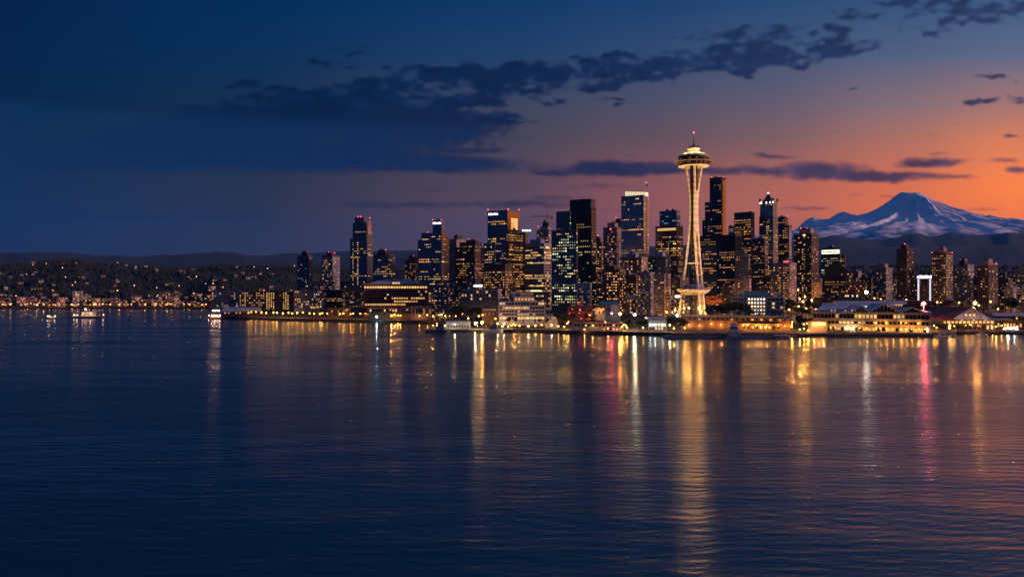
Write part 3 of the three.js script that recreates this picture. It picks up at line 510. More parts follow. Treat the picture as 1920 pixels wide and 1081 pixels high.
tower('twin_glass_tower', 'tall dark glass tower of two joined slabs, the left with pale green lit floors', 1080, [
  { x: [1068, 1109, 1118], y: 391, m: M.blackGlass, w: { s: 'office', lit: 0.22, full: 0.06, tones: [1, 2, 3, 0], lv: [2, 5], fw: 3.5, fh: 3.9, dark: false, band: true, fade: 0.35, rows: [460, 470] }, bm: M.blackTrim },
  { x: [1068.6, 1108, 1116.6], y: 374, on: 0, m: M.black, part: 'crown' },
  { x: [1043, 1069, 1070], y: 397, d: 1062, m: M.greenGlass, part: 'west_slab', w: { s: 'office', lit: 0.42, full: 0.2, tones: GREENISH, lv: [3, 7], fw: 3.5, fh: 3.9, fade: 0.12, dark: false, band: true }, bm: M.trim },
  { x: [1034, 1081, 1083], y: 432, d: 1048, m: M.greenGlass, part: 'podium', w: { s: 'office', lit: 0.42, full: 0.22, tones: GREENISH, lv: [2, 7], fw: 3.5, fh: 3.9, dark: false, band: true }, bm: M.trim }], {});
tower('lit_block', 'small orange lit block glimpsed between the twin dark tower and the apartment tower', 1300, [{ x: [1116, 1128, 1132], y: 455, m: M.brown, w: { s: 'grid', lit: 0.55, rows: [456, 459, 503, 507], tones: AMBERS, lv: [3, 6], fw: 3.5, fh: 4 } }, { x: [1118, 1125, 1127], y: 446, on: 0, m: M.darkStone, part: 'penthouse' }], { cat: 'office building', beacons: [[1121, 441, 1306], [1125, 443, 1306, 0.7]] });
tower('apartment_tower', 'grey apartment tower with a painted sunlit right edge and a red lamp near its top', 1150, [
  { x: [1131, 1157, 1165], y: 427, m: M.greyStone, w: { s: 'resi', lit: 0.3, tones: AMBERS, lv: [2, 5], fw: 3.4, fh: 3.7 }, bm: M.trim }, { x: [1139, 1153, 1159], y: 419, on: 0, m: M.greyStone, part: 'penthouse' }], { beacons: [[1145, 429, 1145, 1.2]], more: (o, p, f) => strip(o, p, 'painted_glow_strip', f[0].faces[1], 1153, 1158, 1160, 428, 505, M.goldLitGlass, 0.5) });  // orange edge is low sunlight, painted as a gold strip
tower('dome_roofed_tower', 'dark tower with a rounded roof peeping out left of the tall blue glass tower', 1320, [{ x: [1151, 1164, 1172], y: 416, m: M.darkStone, w: { s: 'resi', lit: 0.08, lv: [2, 4] } }, { x: [1152, 1164, 1171], y: 409, on: 0, m: M.darkStone, taper: 0.55, part: 'rounded_roof' }], { beacons: [[1155, 407.5, 1324, 0.7]] });
tower('crowned_glass_tower', 'tall blue glass tower with a glowing cream crown and a flagpole', 1190, [
  { x: [1165, 1207, 1217], y: 366.5, m: M.greyGlass, w: { s: 'office', lit: 0.12, full: 0.02, rows: [430, 473], tones: YELLOW, lv: [3, 5], fw: 3.6, fh: 4, dark: false, band: true }, bm: M.steel }], { more: (o, p, f, t) => {
    const F0 = f[0].faces[0], d = 1190, c = new MB(p), fr = new MB(p), u0 = faceU(F0, 1171), u1 = faceU(F0, 1208);
    const a = onFace(F0, u0, -2), b = onFace(F0, u1, -2), e = onFace(F0, u1, -12), g = onFace(F0, u0, -12), y = t[0], h0 = dirY(355.5, d), h1 = dirY(359.5, d);
    c.quad([a[0], y, a[1]], [b[0], y, b[1]], [b[0], h1, b[1]], [a[0], h0, a[1]]); c.quad([b[0], y, b[1]], [e[0], y, e[1]], [e[0], h1, e[1]], [b[0], h1, b[1]]); c.quad([g[0], y, g[1]], [a[0], y, a[1]], [a[0], h0, a[1]], [g[0], h0, g[1]]);
    c.build('lit_crown_screen', LIT_CROWN, o);
    for (let i = 0; i <= 9; i++) { const q = onFace(F0, lerp(u0, u1, i / 9), -1.8); fr.bar([q[0], y, q[1]], [q[0], lerp(h0, h1, i / 9) + 0.8, q[1]], 0.35); }
    fr.bar([a[0], h0 + 0.5, a[1] + 0.3], [b[0], h1 + 0.5, b[1] + 0.3], 0.6); fr.build('crown_frame', M.steel, o);
    const m = new MB(p), fl = new MB(p), X = dirX(1213, d), Z = -d - 6; m.bar([X, y - 2, Z], [X, dirY(341, d), Z], 0.55, 0.3, 6); m.build('flagpole', M.paint, o);
    const ff = [[X, 0], [X + 2, 0.5], [X + 4.4, -0.3]]; for (let i = 0; i < 2; i++) { const [q, k] = ff[i], [r, s] = ff[i + 1], yy = dirY(343, d); fl.quad([q, yy - 3.4, Z + k], [r, yy - 3.8, Z + s], [r, yy - 0.6, Z + s], [q, yy, Z + k]); } fl.build('flag', M.paint, o);
    const s = mesh('beacon_lamp', beaconGeo, RED_LAMP, o); s.position.set(X - p[0], dirY(341, d) - p[1], Z - p[2]);
    strip(o, p, 'painted_glow_strip', f[0].faces[1], d + 4, 1211.5, 1213.5, 372, 470, M.goldLitGlass, 0.5);  // gold strip stands for afterglow, painted on the right face
  } });
tower('brown_hotel', 'brown block with many amber windows and red top lamp, before the orange edged tower', 990, [
  { x: [1129, 1162, 1173], y: 506, m: M.brown, w: { s: 'resi', lit: 0.5, tones: AMBERS, lv: [3, 6], fw: 3.3, fh: 3.7, rows: [508] }, bm: M.brownTrim }, { x: [1136, 1152, 1158], y: 501, on: 0, m: M.darkBrown, part: 'penthouse' }], { cat: 'hotel', beacons: [[1144, 499.5, 996, 1.5]] });
tower('residential_block', 'pale concrete residential block in front of the crowned glass tower', 1060, [
  { x: [1163, 1203, 1214], y: 483, m: M.pinkStone, w: { s: 'resi', lit: 0.4, tones: AMBERS, lv: [2, 5], fw: 3.3, fh: 3.6 }, units: 3 }, { x: [1175, 1192, 1198], y: 477, on: 0, m: M.paleBlue, part: 'penthouse' }], { cat: 'apartment building' });
tower('yellow_band_tower', 'dark stepped tower with teal top and glowing yellow band, left of the observation tower', 1310, [
  { x: [1229, 1269, 1281], y: 424, m: M.brownGlass, w: { s: 'office', lit: 0.45, full: 0.14, rows: [463, 466, 478], tones: YELLOW, lv: [2, 6], fw: 3.5, fh: 3.9, top: 12, dark: false, band: true }, bm: M.blackTrim },
  { x: [1237, 1268.5, 1276], y: 395.5, on: 0, m: M.navyGlass, w: { s: 'office', lit: 0.28, full: 0.08, tones: [6, 6, 3, 6], lv: [2, 4], fw: 3.5, fh: 3.9, dark: false, band: true } }], { more: (o, p, f) => { const F0 = f[0].faces[0], l = new MB(p); for (let i = 0; i < 12; i++) { const u0 = lerp(faceU(F0, 1233), faceU(F0, 1268), i / 12), u1 = lerp(faceU(F0, 1233), faceU(F0, 1268), (i + 0.9) / 12); faceBox(l, F0, u0, u1, dirY(432, 1320), dirY(427.5, 1320), 0.5); } l.build('lit_window', LIT_GOLD, o); } });
tower('blue_apartments', 'dark blue apartment tower with a round top, just left of the observation tower legs', 1100, [
  { x: [1216, 1247, 1258], y: 482, m: M.navyGlass, w: { s: 'resi', lit: 0.2, tones: HOME, lv: [2, 5], fw: 3.4, fh: 3.7 } }, { x: [1229, 1243, 1249], y: 472, on: 0, m: M.paleBlue, part: 'penthouse', taper: 0.85 }], { cat: 'apartment building' });
tower('black_stepped_tower', 'tallest black stepped tower with a painted sunlit right edge, right behind the observation tower', 1500, [
  { x: [1317, 1353.4, 1361], y: 412, m: M.blackGlass, w: { s: 'office', lit: 0.45, full: 0.08, tones: AMBERS, lv: [2, 5], fw: 4, fh: 4.4, dark: false, band: true, dead: 2 }, bm: M.blackTrim },
  { x: [1322, 1353.4, 1361], y: 378, on: 0, m: M.blackGlass, w: { s: 'office', lit: 0.4, full: 0.06, tones: AMBERS, lv: [2, 5], fw: 4, fh: 4.4, dark: false, band: true, dead: 2 }, bm: M.blackTrim },
  { x: [1331, 1353.4, 1361], y: 333, on: 1, m: M.blackGlass, w: { s: 'office', lit: 0.16, full: 0.02, tones: AMBERS, lv: [2, 4], fw: 4, fh: 4.4, dark: false, band: true, dead: 2 }, bm: M.blackTrim }], { beacons: [[1334, 331.5, 1506, 0.6], [1357, 331.5, 1506, 0.6]], more: (o, p, f) => { const e = new MB(p), F0 = f[2].faces[1]; faceBox(e, F0, F0.len * 0.25, F0.len * 0.98, dirY(540, 1510), dirY(338, 1510), 0.5); e.build('painted_glow_edge', M.goldLitGlass, o); } });  // gold edge paints the low sun catching the right face
tower('banded_office', 'grey office with bright yellow bands, low between the observation tower and the black office', 1200, [
  { x: [1309, 1344, 1346], y: 443, m: M.darkStone, w: { s: 'office', lit: 0.4, full: 0.2, rows: [452], tones: YELLOW, lv: [2, 5], fw: 3.5, fh: 3.8, from: 84, dark: false, band: true }, bm: M.blackTrim },
  { x: [1316, 1345, 1347], y: 462, d: 1185, m: M.greyStone, part: 'lower_block', w: { s: 'office', lit: 0.35, full: 0.15, rows: [476, 504, 507], tones: AMBERS, lv: [2, 5], fw: 3.3, fh: 3.7, band: true }, bm: M.trim }], { cat: 'office building' });
tower('black_office', 'black office slab with broken rows of amber windows, right of the banded office', 1160, [
  { x: [1344, 1379, 1392], y: 441, m: M.blackGlass, w: { s: 'office', lit: 0.36, full: 0.12, rows: [503], tones: AMBERS, lv: [2, 5], fw: 3.4, fh: 3.8, top: 16, dark: false, dead: 2, band: true }, bm: M.blackTrim }], { cat: 'office building' });
tower('dark_slab_tower', 'plain black slab tower with lit bands near its top, left of the pointed tower', 1340, [
  { x: [1377, 1409, 1415], y: 398, m: M.blackGlass, w: { s: 'office', lit: 0.42, full: 0.18, rows: [413, 428, 433, 463, 468], tones: AMBERS, lv: [2, 5], fw: 3.7, fh: 4.1, top: 9, dark: false, dead: 2, band: true }, bm: M.blackTrim }]);
tower('distant_block', 'small far block with a pale lit top, left of the plain black slab tower', 1560, [{ x: [1366, 1377, 1381], y: 425, m: M.greyStone, w: { s: 'office', lit: 0.4, rows: [429], tones: [5, 2], lv: [2, 4], fw: 3.8, fh: 4.2 } }], { cat: 'office building' });
tower('white_slim_tower', 'slim white concrete tower with fine blank grid, before the plain black slab tower', 1090, [
  { x: [1389, 1404, 1405.5], y: 479, m: M.paleStone, w: { s: 'resi', lit: 0.02, lv: [1, 2], fw: 2.4, fh: 3.3, fin: true, band: true }, bm: M.paleTrim }, { x: [1393, 1399, 1400], y: 473, on: 0, m: M.paleStone, part: 'penthouse' }]);
tower('pointed_tower', 'blue grey tower with a dark pyramid roof and a bright lamp at its tip', 1340, [
  { x: [1424, 1450, 1459], y: 406, m: M.greyGlass, w: { s: 'office', lit: 0.42, full: 0.05, tones: YELLOW, lv: [2, 6], fw: 3.4, fh: 3.9, cols: [1440, 1441], dark: false, band: true, fin: true }, bm: M.trim },
  { x: [1425.5, 1449.5, 1457.5], y: 377, on: 0, m: M.greyGlass, w: { s: 'office', lit: 0.06, full: 0, tones: HOME, lv: [1, 3], fw: 3.4, fh: 3.9, dark: false, fin: true }, bm: M.paleTrim },
  { x: [1430, 1447.5, 1452.5], y: 361, on: 1, m: M.purpleRoof, taper: 0.03, part: 'pyramid_roof' }], { more: (o, p, f, t) => {
    const d = 1352, s = mesh('tip_lamp', beaconGeo, glow(1, 0.8, 0.7, 8), o); s.scale.setScalar(1.4); s.position.set(dirX(1441, d) - p[0], t[2] + 0.6 - p[1], -d - p[2]);
    const l = new MB(p); for (const x of [1426, 1428, 1437.5, 1444.5, 1450]) faceBox(l, f[1].faces[0], faceU(f[1].faces[0], x) - 1, faceU(f[1].faces[0], x) + 1, t[1] - 3, t[1] + 1, 0.5); l.build('crown_lamp', glow(1, 0.72, 0.5, 2.4), o);
    const c = new MB(p); for (const q of f[1].f) c.box(q[0], t[1], q[1], 3, 5, 3); c.build('corner_turret', M.greyGlass, o); } });
tower('stepped_dark_tower', 'dark stepped tower with a pale right side, just right of the pointed tower', 1400, [
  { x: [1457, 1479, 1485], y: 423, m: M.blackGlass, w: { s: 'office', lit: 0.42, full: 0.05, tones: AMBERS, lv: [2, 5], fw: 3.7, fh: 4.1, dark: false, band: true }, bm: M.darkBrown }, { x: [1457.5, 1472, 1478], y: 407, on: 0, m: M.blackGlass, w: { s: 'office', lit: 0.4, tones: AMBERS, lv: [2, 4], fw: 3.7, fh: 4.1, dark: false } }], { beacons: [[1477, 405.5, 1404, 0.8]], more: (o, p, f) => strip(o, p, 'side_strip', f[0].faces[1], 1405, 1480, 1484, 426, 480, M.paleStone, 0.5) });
tower('brown_block', 'mid height brown block with yellow windows, between the plain black slab and the pointed tower', 1270, [{ x: [1410, 1434, 1440], y: 448, m: M.brown, w: { s: 'office', lit: 0.45, full: 0.12, tones: AMBERS, lv: [2, 5], fw: 3.5, fh: 3.8 } }], { cat: 'office building' });
tower('pyramid_roof_apartments', 'apartment block under a dark purple pyramid roof with a red sign', 1060, [
  { x: [1449, 1481, 1494], y: 494, m: M.pinkStone, phi: 32, w: { s: 'resi', lit: 0.46, tones: AMBERS, lv: [2, 5], fw: 3.2, fh: 3.5 } }, { x: [1456, 1482, 1492], y: 482, on: 0, m: M.purpleRoof, taper: 0.12, part: 'pyramid_roof' }], { cat: 'apartment building', more: (o, p, f) => strip(o, p, 'red_sign', f[0].faces[0], 1062, 1470, 1479, 488.5, 492, glow(1, 0.12, 0.08, 1.1), 1) });
tower('dark_apartment_tower', 'dark apartment tower with one lit column of yellow windows, left of the mountain', 1180, [
  { x: [1489, 1522, 1536], y: 438, m: M.darkBrown, phi: 30, w: { s: 'resi', lit: 0.24, tones: AMBERS, lv: [2, 5], fw: 3.4, fh: 3.7, cols: [1507, 1509], colTop: 5 }, bm: M.brownTrim }, { x: [1499, 1520, 1527], y: 429, on: 0, m: M.pinkStone, part: 'penthouse' }], { beacons: [[1502, 427.5, 1186, 0.9], [1514, 427.5, 1186, 0.7]], more: (o, p, f) => { const l = new MB(p), F0 = f[0].faces[0]; faceBox(l, F0, faceU(F0, 1506.5), faceU(F0, 1510.5), dirY(442, 1183), dirY(438.6, 1183), 0.8); l.build('round_window', roomMat(1, 7), o); } });
tower('sign_band_tower', 'green glass tower with a bright white band of letters round its top', 1240, [
  { x: [1540, 1576, 1577], y: 466, m: M.greenGlass, w: { s: 'office', lit: 0.3, full: 0.05, rows: [487], tones: GREENISH, lv: [2, 5], fw: 3.4, fh: 3.8, top: 9, dark: false, band: true } }, { x: [1572, 1585, 1586], y: 479, d: 1248, m: M.navyGlass, part: 'wing', w: { s: 'office', lit: 0.3, tones: AMBERS, lv: [2, 5], fw: 3.4, fh: 3.8 } }, { x: [1552, 1566, 1567], y: 464, on: 0, m: M.darkStone, part: 'penthouse' }], {
  more: (o, p, f) => { const F0 = f[0].faces[0], s = new MB(p), l = new MB(p), u0 = faceU(F0, 1541.5), u1 = faceU(F0, 1574.5); faceBox(s, F0, u0, u1, dirY(475, 1240), dirY(467.5, 1240), 0.5); s.build('lit_sign_band', glow(1, 0.86, 0.62, 1.7), o); let u = u0 + 2; while (u < u1 - 3) { const w = rr(0.8, 1.7); faceBox(l, F0, u, u + w, dirY(472.6, 1240), dirY(469.8, 1240), 0.8, undefined, 0.55); u += w + rr(0.5, 1.6); } l.build('sign_letters', M.brown, o); } });
tower('brown_ziggurat', 'dark brown building with a sloping top and amber rows, below the sign band tower', 1110, [
  { x: [1546, 1586, 1589], y: 506, m: M.darkBrown, w: { s: 'office', lit: 0.4, full: 0.2, rows: [510, 529, 532], tones: AMBERS, lv: [2, 4], fw: 3.3, fh: 3.6, band: true }, bm: M.blackTrim }, { x: [1546.5, 1585.5, 1588.5], y: 493, on: 0, m: M.darkBrown, taper: 0.45, part: 'sloping_roof' }], { cat: 'office building' });
tower('pale_block', 'small pale concrete block with square windows, at the foot of the dark apartment tower', 1000, [{ x: [1522, 1541, 1542], y: 528, m: M.pinkStone, w: { s: 'resi', lit: 0.22, tones: AMBERS, lv: [2, 4], fw: 3, fh: 3.2 } }], { cat: 'apartment building' });
tower('brown_beacon_tower', 'brown apartment tower with red roof lamp, tallest one standing before the mountain', 1090, [
  { x: [1682, 1701, 1714], y: 467, m: M.brown, phi: 32, w: { s: 'resi', lit: 0.12, tones: AMBERS, lv: [2, 5], fw: 3.1, fh: 3.4, fin: true }, bm: M.darkBrown }, { x: [1690, 1700, 1705], y: 460, on: 0, m: M.darkBrown, part: 'penthouse' }], { beacons: [[1697, 458, 1094, 1.4]] });
tower('yellow_window_tower', 'broad apartment tower covered in yellow windows, right of the white lit gate building', 1050, [
  { x: [1747, 1774, 1788], y: 473.5, m: M.brown, phi: 32, w: { s: 'resi', lit: 0.44, tones: YELLOW, lv: [1, 4], fw: 3, fh: 3.3, rows: [483, 507] }, bm: M.brownTrim }, { x: [1757, 1770, 1776], y: 467, on: 0, m: M.pinkStone, part: 'penthouse' }], { beacons: [[1748, 473, 1056, 0.6], [1786, 473, 1056, 0.6]] });
tower('dim_tower', 'dim grey apartment tower with a red lamp, just right of the yellow window tower', 1080, [
  { x: [1790, 1815, 1827], y: 497, m: M.greyStone, phi: 32, w: { s: 'resi', lit: 0.28, tones: YELLOW, lv: [1, 4], fw: 3.1, fh: 3.4 } }, { x: [1799, 1810, 1815], y: 489, on: 0, m: M.darkBrown, part: 'penthouse' }], { beacons: [[1802, 487, 1086]] });
tower('ribbed_tower', 'tower with pale vertical ribs, right of the dim grey apartment tower', 1050, [
  { x: [1833, 1854, 1872], y: 495, m: M.darkBrown, phi: 32, w: { s: 'resi', lit: 0.26, tones: AMBERS, lv: [1, 4], fw: 3.4, fh: 3.4, fin: true }, bm: M.pinkStone }, { x: [1844, 1854, 1862], y: 487, on: 0, m: M.pinkStone, part: 'penthouse' }], { beacons: [[1869, 493.5, 1056, 0.7]] });
tower('edge_tower', 'apartment tower cut by the right edge of the picture', 1060, [
  { x: [1900, 1930, 1944], y: 507, m: M.greyStone, phi: 32, w: { s: 'resi', lit: 0.34, tones: HOME, lv: [1, 4], fw: 3.2, fh: 3.5 } }, { x: [1912, 1926, 1931], y: 500, on: 0, m: M.greyStone, part: 'penthouse' }], {});
tower('twin_core_tower', 'grey tower with a pale core, left of the brown tower with red roof lamp', 1180, [
  { x: [1637, 1662, 1674], y: 503, m: M.greyStone, phi: 32, w: { s: 'resi', lit: 0.32, tones: AMBERS, lv: [1, 4], fw: 3.2, fh: 3.5 } }, { x: [1648, 1660, 1666], y: 496, on: 0, m: M.pinkStone, part: 'penthouse' }], {});
tower('tan_apartments', 'dark apartments between the pointed tower and the pyramid roofed block, lower half lit', 1120, [{ x: [1424, 1446, 1456], y: 520, m: M.darkBrown, w: { s: 'resi', lit: 0.35, tones: AMBERS, lv: [2, 5], fw: 3.2, fh: 3.5 } }], { cat: 'apartment building' });
// low buildings between and before the towers
const infill = [
  [[1175, 1192, 1198], 517, 1000, 'brown', 'brown apartments right of the brown hotel, standing before the pale residential block'],
  [[1196, 1218, 1228], 512, 980, 'greyStone', 'grey apartments with amber windows below the dark blue apartment tower'],
  [[1226, 1246, 1258], 515, 960, 'pinkStone', 'pale pink apartments left of the observation tower legs'],
  [[1256, 1276, 1292], 522, 1020, 'brown', 'brown flats seen through the left legs of the observation tower'],
  [[1350, 1374, 1384], 540, 1010, 'darkBrown', 'low dark block behind the glowing autumn tree'],
  [[1378, 1405, 1409], 524, 985, 'pinkStone', 'pale pink block at the foot of the slim white tower'],
  [[1410, 1445, 1450], 541, 990, 'darkBrown', 'dark domed hall with one golden doorway, behind the white modern office'],
  [[1585, 1618, 1622], 531, 1080, 'brick', 'low red brick block right of the sloping brown building'],
  [[1588, 1610, 1616], 509, 1230, 'greyStone', 'grey flats just right of the sign band tower'],
  [[1612, 1634, 1640], 522, 1180, 'darkBrown', 'dark flats left of the grey tower with the pale core'],
  [[1672, 1684, 1690], 520, 1230, 'pinkStone', 'pale flats between the grey tower and the brown red lamp tower'],
  [[1712, 1724, 1730], 528, 1150, 'brown', 'brown flats left of the white lit gate building'],
  [[1824, 1836, 1842], 521, 1130, 'darkBrown', 'dark flats between the two grey towers at the right'],
  [[1871, 1892, 1902], 524, 1150, 'brown', 'brown flats between the ribbed tower and the right edge tower'],
  [[1884, 1900, 1908], 540, 1010, 'greyStone', 'low grey flats near the right edge, below the edge tower'],
  [[841, 858, 862], 536, 1120, 'navyGlass', 'dark blue low block right of the wide brick office'],
  [[808, 838, 842], 536, 1090, 'navyGlass', 'blue grey low block beside the wide brick office with a few lit windows'],
  [[857, 868, 871], 541, 1130, 'darkStone', 'black low block left of the grey gridded office'],
  [[1118, 1131, 1134], 535, 1010, 'darkBrown', 'narrow dark block with amber lights left of the brown hotel'],
  [[1082, 1106, 1110], 532, 980, 'paleBlue', 'pale blue low block with a white face at the foot of the twin dark tower'],
  [[610, 651, 656], 545, 1330, 'darkStone', 'long dark roofed block with one lit row, left of the wide brick office'],
  [[640, 676, 684], 540, 1290, 'brown', 'brown block with amber windows adjoining the wide brick office on the left'],
  [[586, 604, 612], 529, 1420, 'pinkStone', 'pale pink flats between the two leftmost city towers'],
  [[637, 655, 660], 529, 1440, 'darkStone', 'dark flats left of the stepped glass tower'],
  [[739, 760, 765], 529, 1400, 'greyStone', 'grey flats behind the roof of the wide brick office'],
];
for (const [x, y, d, m, label] of infill) tower('low_block', label, d, [{ x, y, m: M[m], w: { s: 'resi', lit: rr(0.24, 0.44), tones: pick([AMBERS, AMBERS, HOME]), lv: [1, 5], fw: 3.1, fh: 3.4, ...(label.includes('one lit row') ? { lit: 0.05, rows: [561, 565] } : {}) }, units: 2 }], { cat: 'apartment building' });
// a scatter of small far blocks whose tops show in the gaps
for (let i = 0; i < 34; i++) {
  const px = i < 20 ? rr(1590, 1930) : rr(860, 1560), d = rr(1250, 1700), w = rr(12, 22), y = i < 20 ? rr(506, 530) : rr(500, 530);
  tower('far_block', 'small far apartment block with a few lit windows, filling a gap in the low city', d, [{ x: [px, px + w * 0.75, px + w], y, m: pick([M.greyStone, M.brown, M.darkBrown, M.pinkStone, M.darkStone]), phi: 30, w: { s: 'resi', lit: rr(0.15, 0.4), tones: HOME, lv: [1, 4], fw: 3.3, fh: 3.6 } }], { cat: 'apartment building', group: 'small far blocks between the towers' });
}
// construction crane on the stepped grey tower
{
  const d = 1292, X = dirX(1026, d), pos = [X, dirY(417, d), -d - 8], o = thing('tower_crane', 'red tower crane with a long level jib on top of the stepped grey tower', 'crane', pos);
  const m = new MB(pos), j = new MB(pos), t = new MB(pos), y0 = dirY(424, d), y1 = dirY(402, d), Z = -d - 8, yj = dirY(405.5, d), x0 = dirX(997, d), x1 = dirX(1041, d);
  for (const [a, b] of [[-1, -1], [1, -1], [1, 1], [-1, 1]]) m.bar([X + a, y0, Z + b], [X + a, y1 + 1, Z + b], 0.35);
  for (let y = y0, k = 0; y < y1 - 2; y += 2.2, k++) { m.bar([X - 1, y, Z + 1], [X + 1, y + 2.2, Z + 1], 0.25); m.bar([X + 1, y, Z - 1], [X - 1, y + 2.2, Z - 1], 0.25); }
  m.build('mast', M.craneRed, o);
  for (const [yy, zz] of [[0, -0.8], [0, 0.8], [1.6, 0]]) j.bar([x0, yj + yy, Z + zz], [x1 - 6, yj + yy, Z + zz], 0.35);
  for (let x = x0; x < x1 - 8; x += 2.4) { j.bar([x, yj, Z + 0.8], [x + 1.2, yj + 1.6, Z], 0.2); j.bar([x + 1.2, yj + 1.6, Z], [x + 2.4, yj, Z + 0.8], 0.2); }
  j.build('jib', M.craneRed, o);
  t.bar([X, y1, Z], [X, y1 + 7, Z], 0.5); t.bar([X, y1 + 7, Z], [x0 + 8, yj + 1.6, Z], 0.15); t.bar([X, y1 + 7, Z], [x1 - 7, yj + 1.6, Z], 0.15); t.build('tie_mast', M.craneRed, o);
  const c = new MB(pos); c.box(x1 - 5, yj - 2.5, Z, 4, 3, 2); c.build('counterweight', M.greyStone, o); const k = new MB(pos); k.box(X + 1.8, yj - 2.4, Z + 1, 2, 2.4, 2); k.build('cab', M.paint, o);
}
// white lit gate building
{
  const o = tower('gate_building', 'dark block framed by two columns of white lights under a white sign, at the right', 980, [
    { x: [1727, 1741, 1742], y: 522, m: M.darkBrown, part: 'wall', w: { s: 'resi', lit: 0.1, tones: AMBERS, lv: [1, 3], fw: 3, fh: 3.3 } }], { cat: 'building', more: (o, p, f, t) => {
      const d = 974, l = new MB(p), fr = new MB(p), s = new MB(p), y0 = dirY(563, d), y1 = dirY(522, d);
      for (const px of [1722.5, 1744.5]) { const X = dirX(px, d); fr.box(X, y0 - 4, -d - 1, 2, y1 - y0 + 4, 2); for (let i = 0; i < 12; i++) l.box(X, lerp(y0, y1, i / 12), -d + 0.3, 1.7, (y1 - y0) / 12 * 0.58, 0.5); }
      const xa = dirX(1720, d), xb = dirX(1747, d), ya = dirY(521.5, d), yb = dirY(516, d); fr.box((xa + xb) / 2, ya - 0.6, -d - 1, xb - xa, yb - ya + 1.2, 2.4);
      for (let i = 0; i < 8; i++) s.box(lerp(xa, xb, (i + 0.5) / 8), ya, -d + 0.5, (xb - xa) / 8 - 0.25, (yb - ya) * (i % 3 ? 1 : 0.75), 0.5);
      fr.build('frame', M.darkSteel, o); l.build('column_light', glow(0.82, 0.84, 1, 1.5), o); s.build('sign_letters', glow(0.85, 0.9, 1, 2.4), o);
      const r = mesh('beacon_lamp', beaconGeo, RED_LAMP, o); r.position.set(xa - p[0], ya + 1 - p[1], -d + 1 - p[2]); } });
}

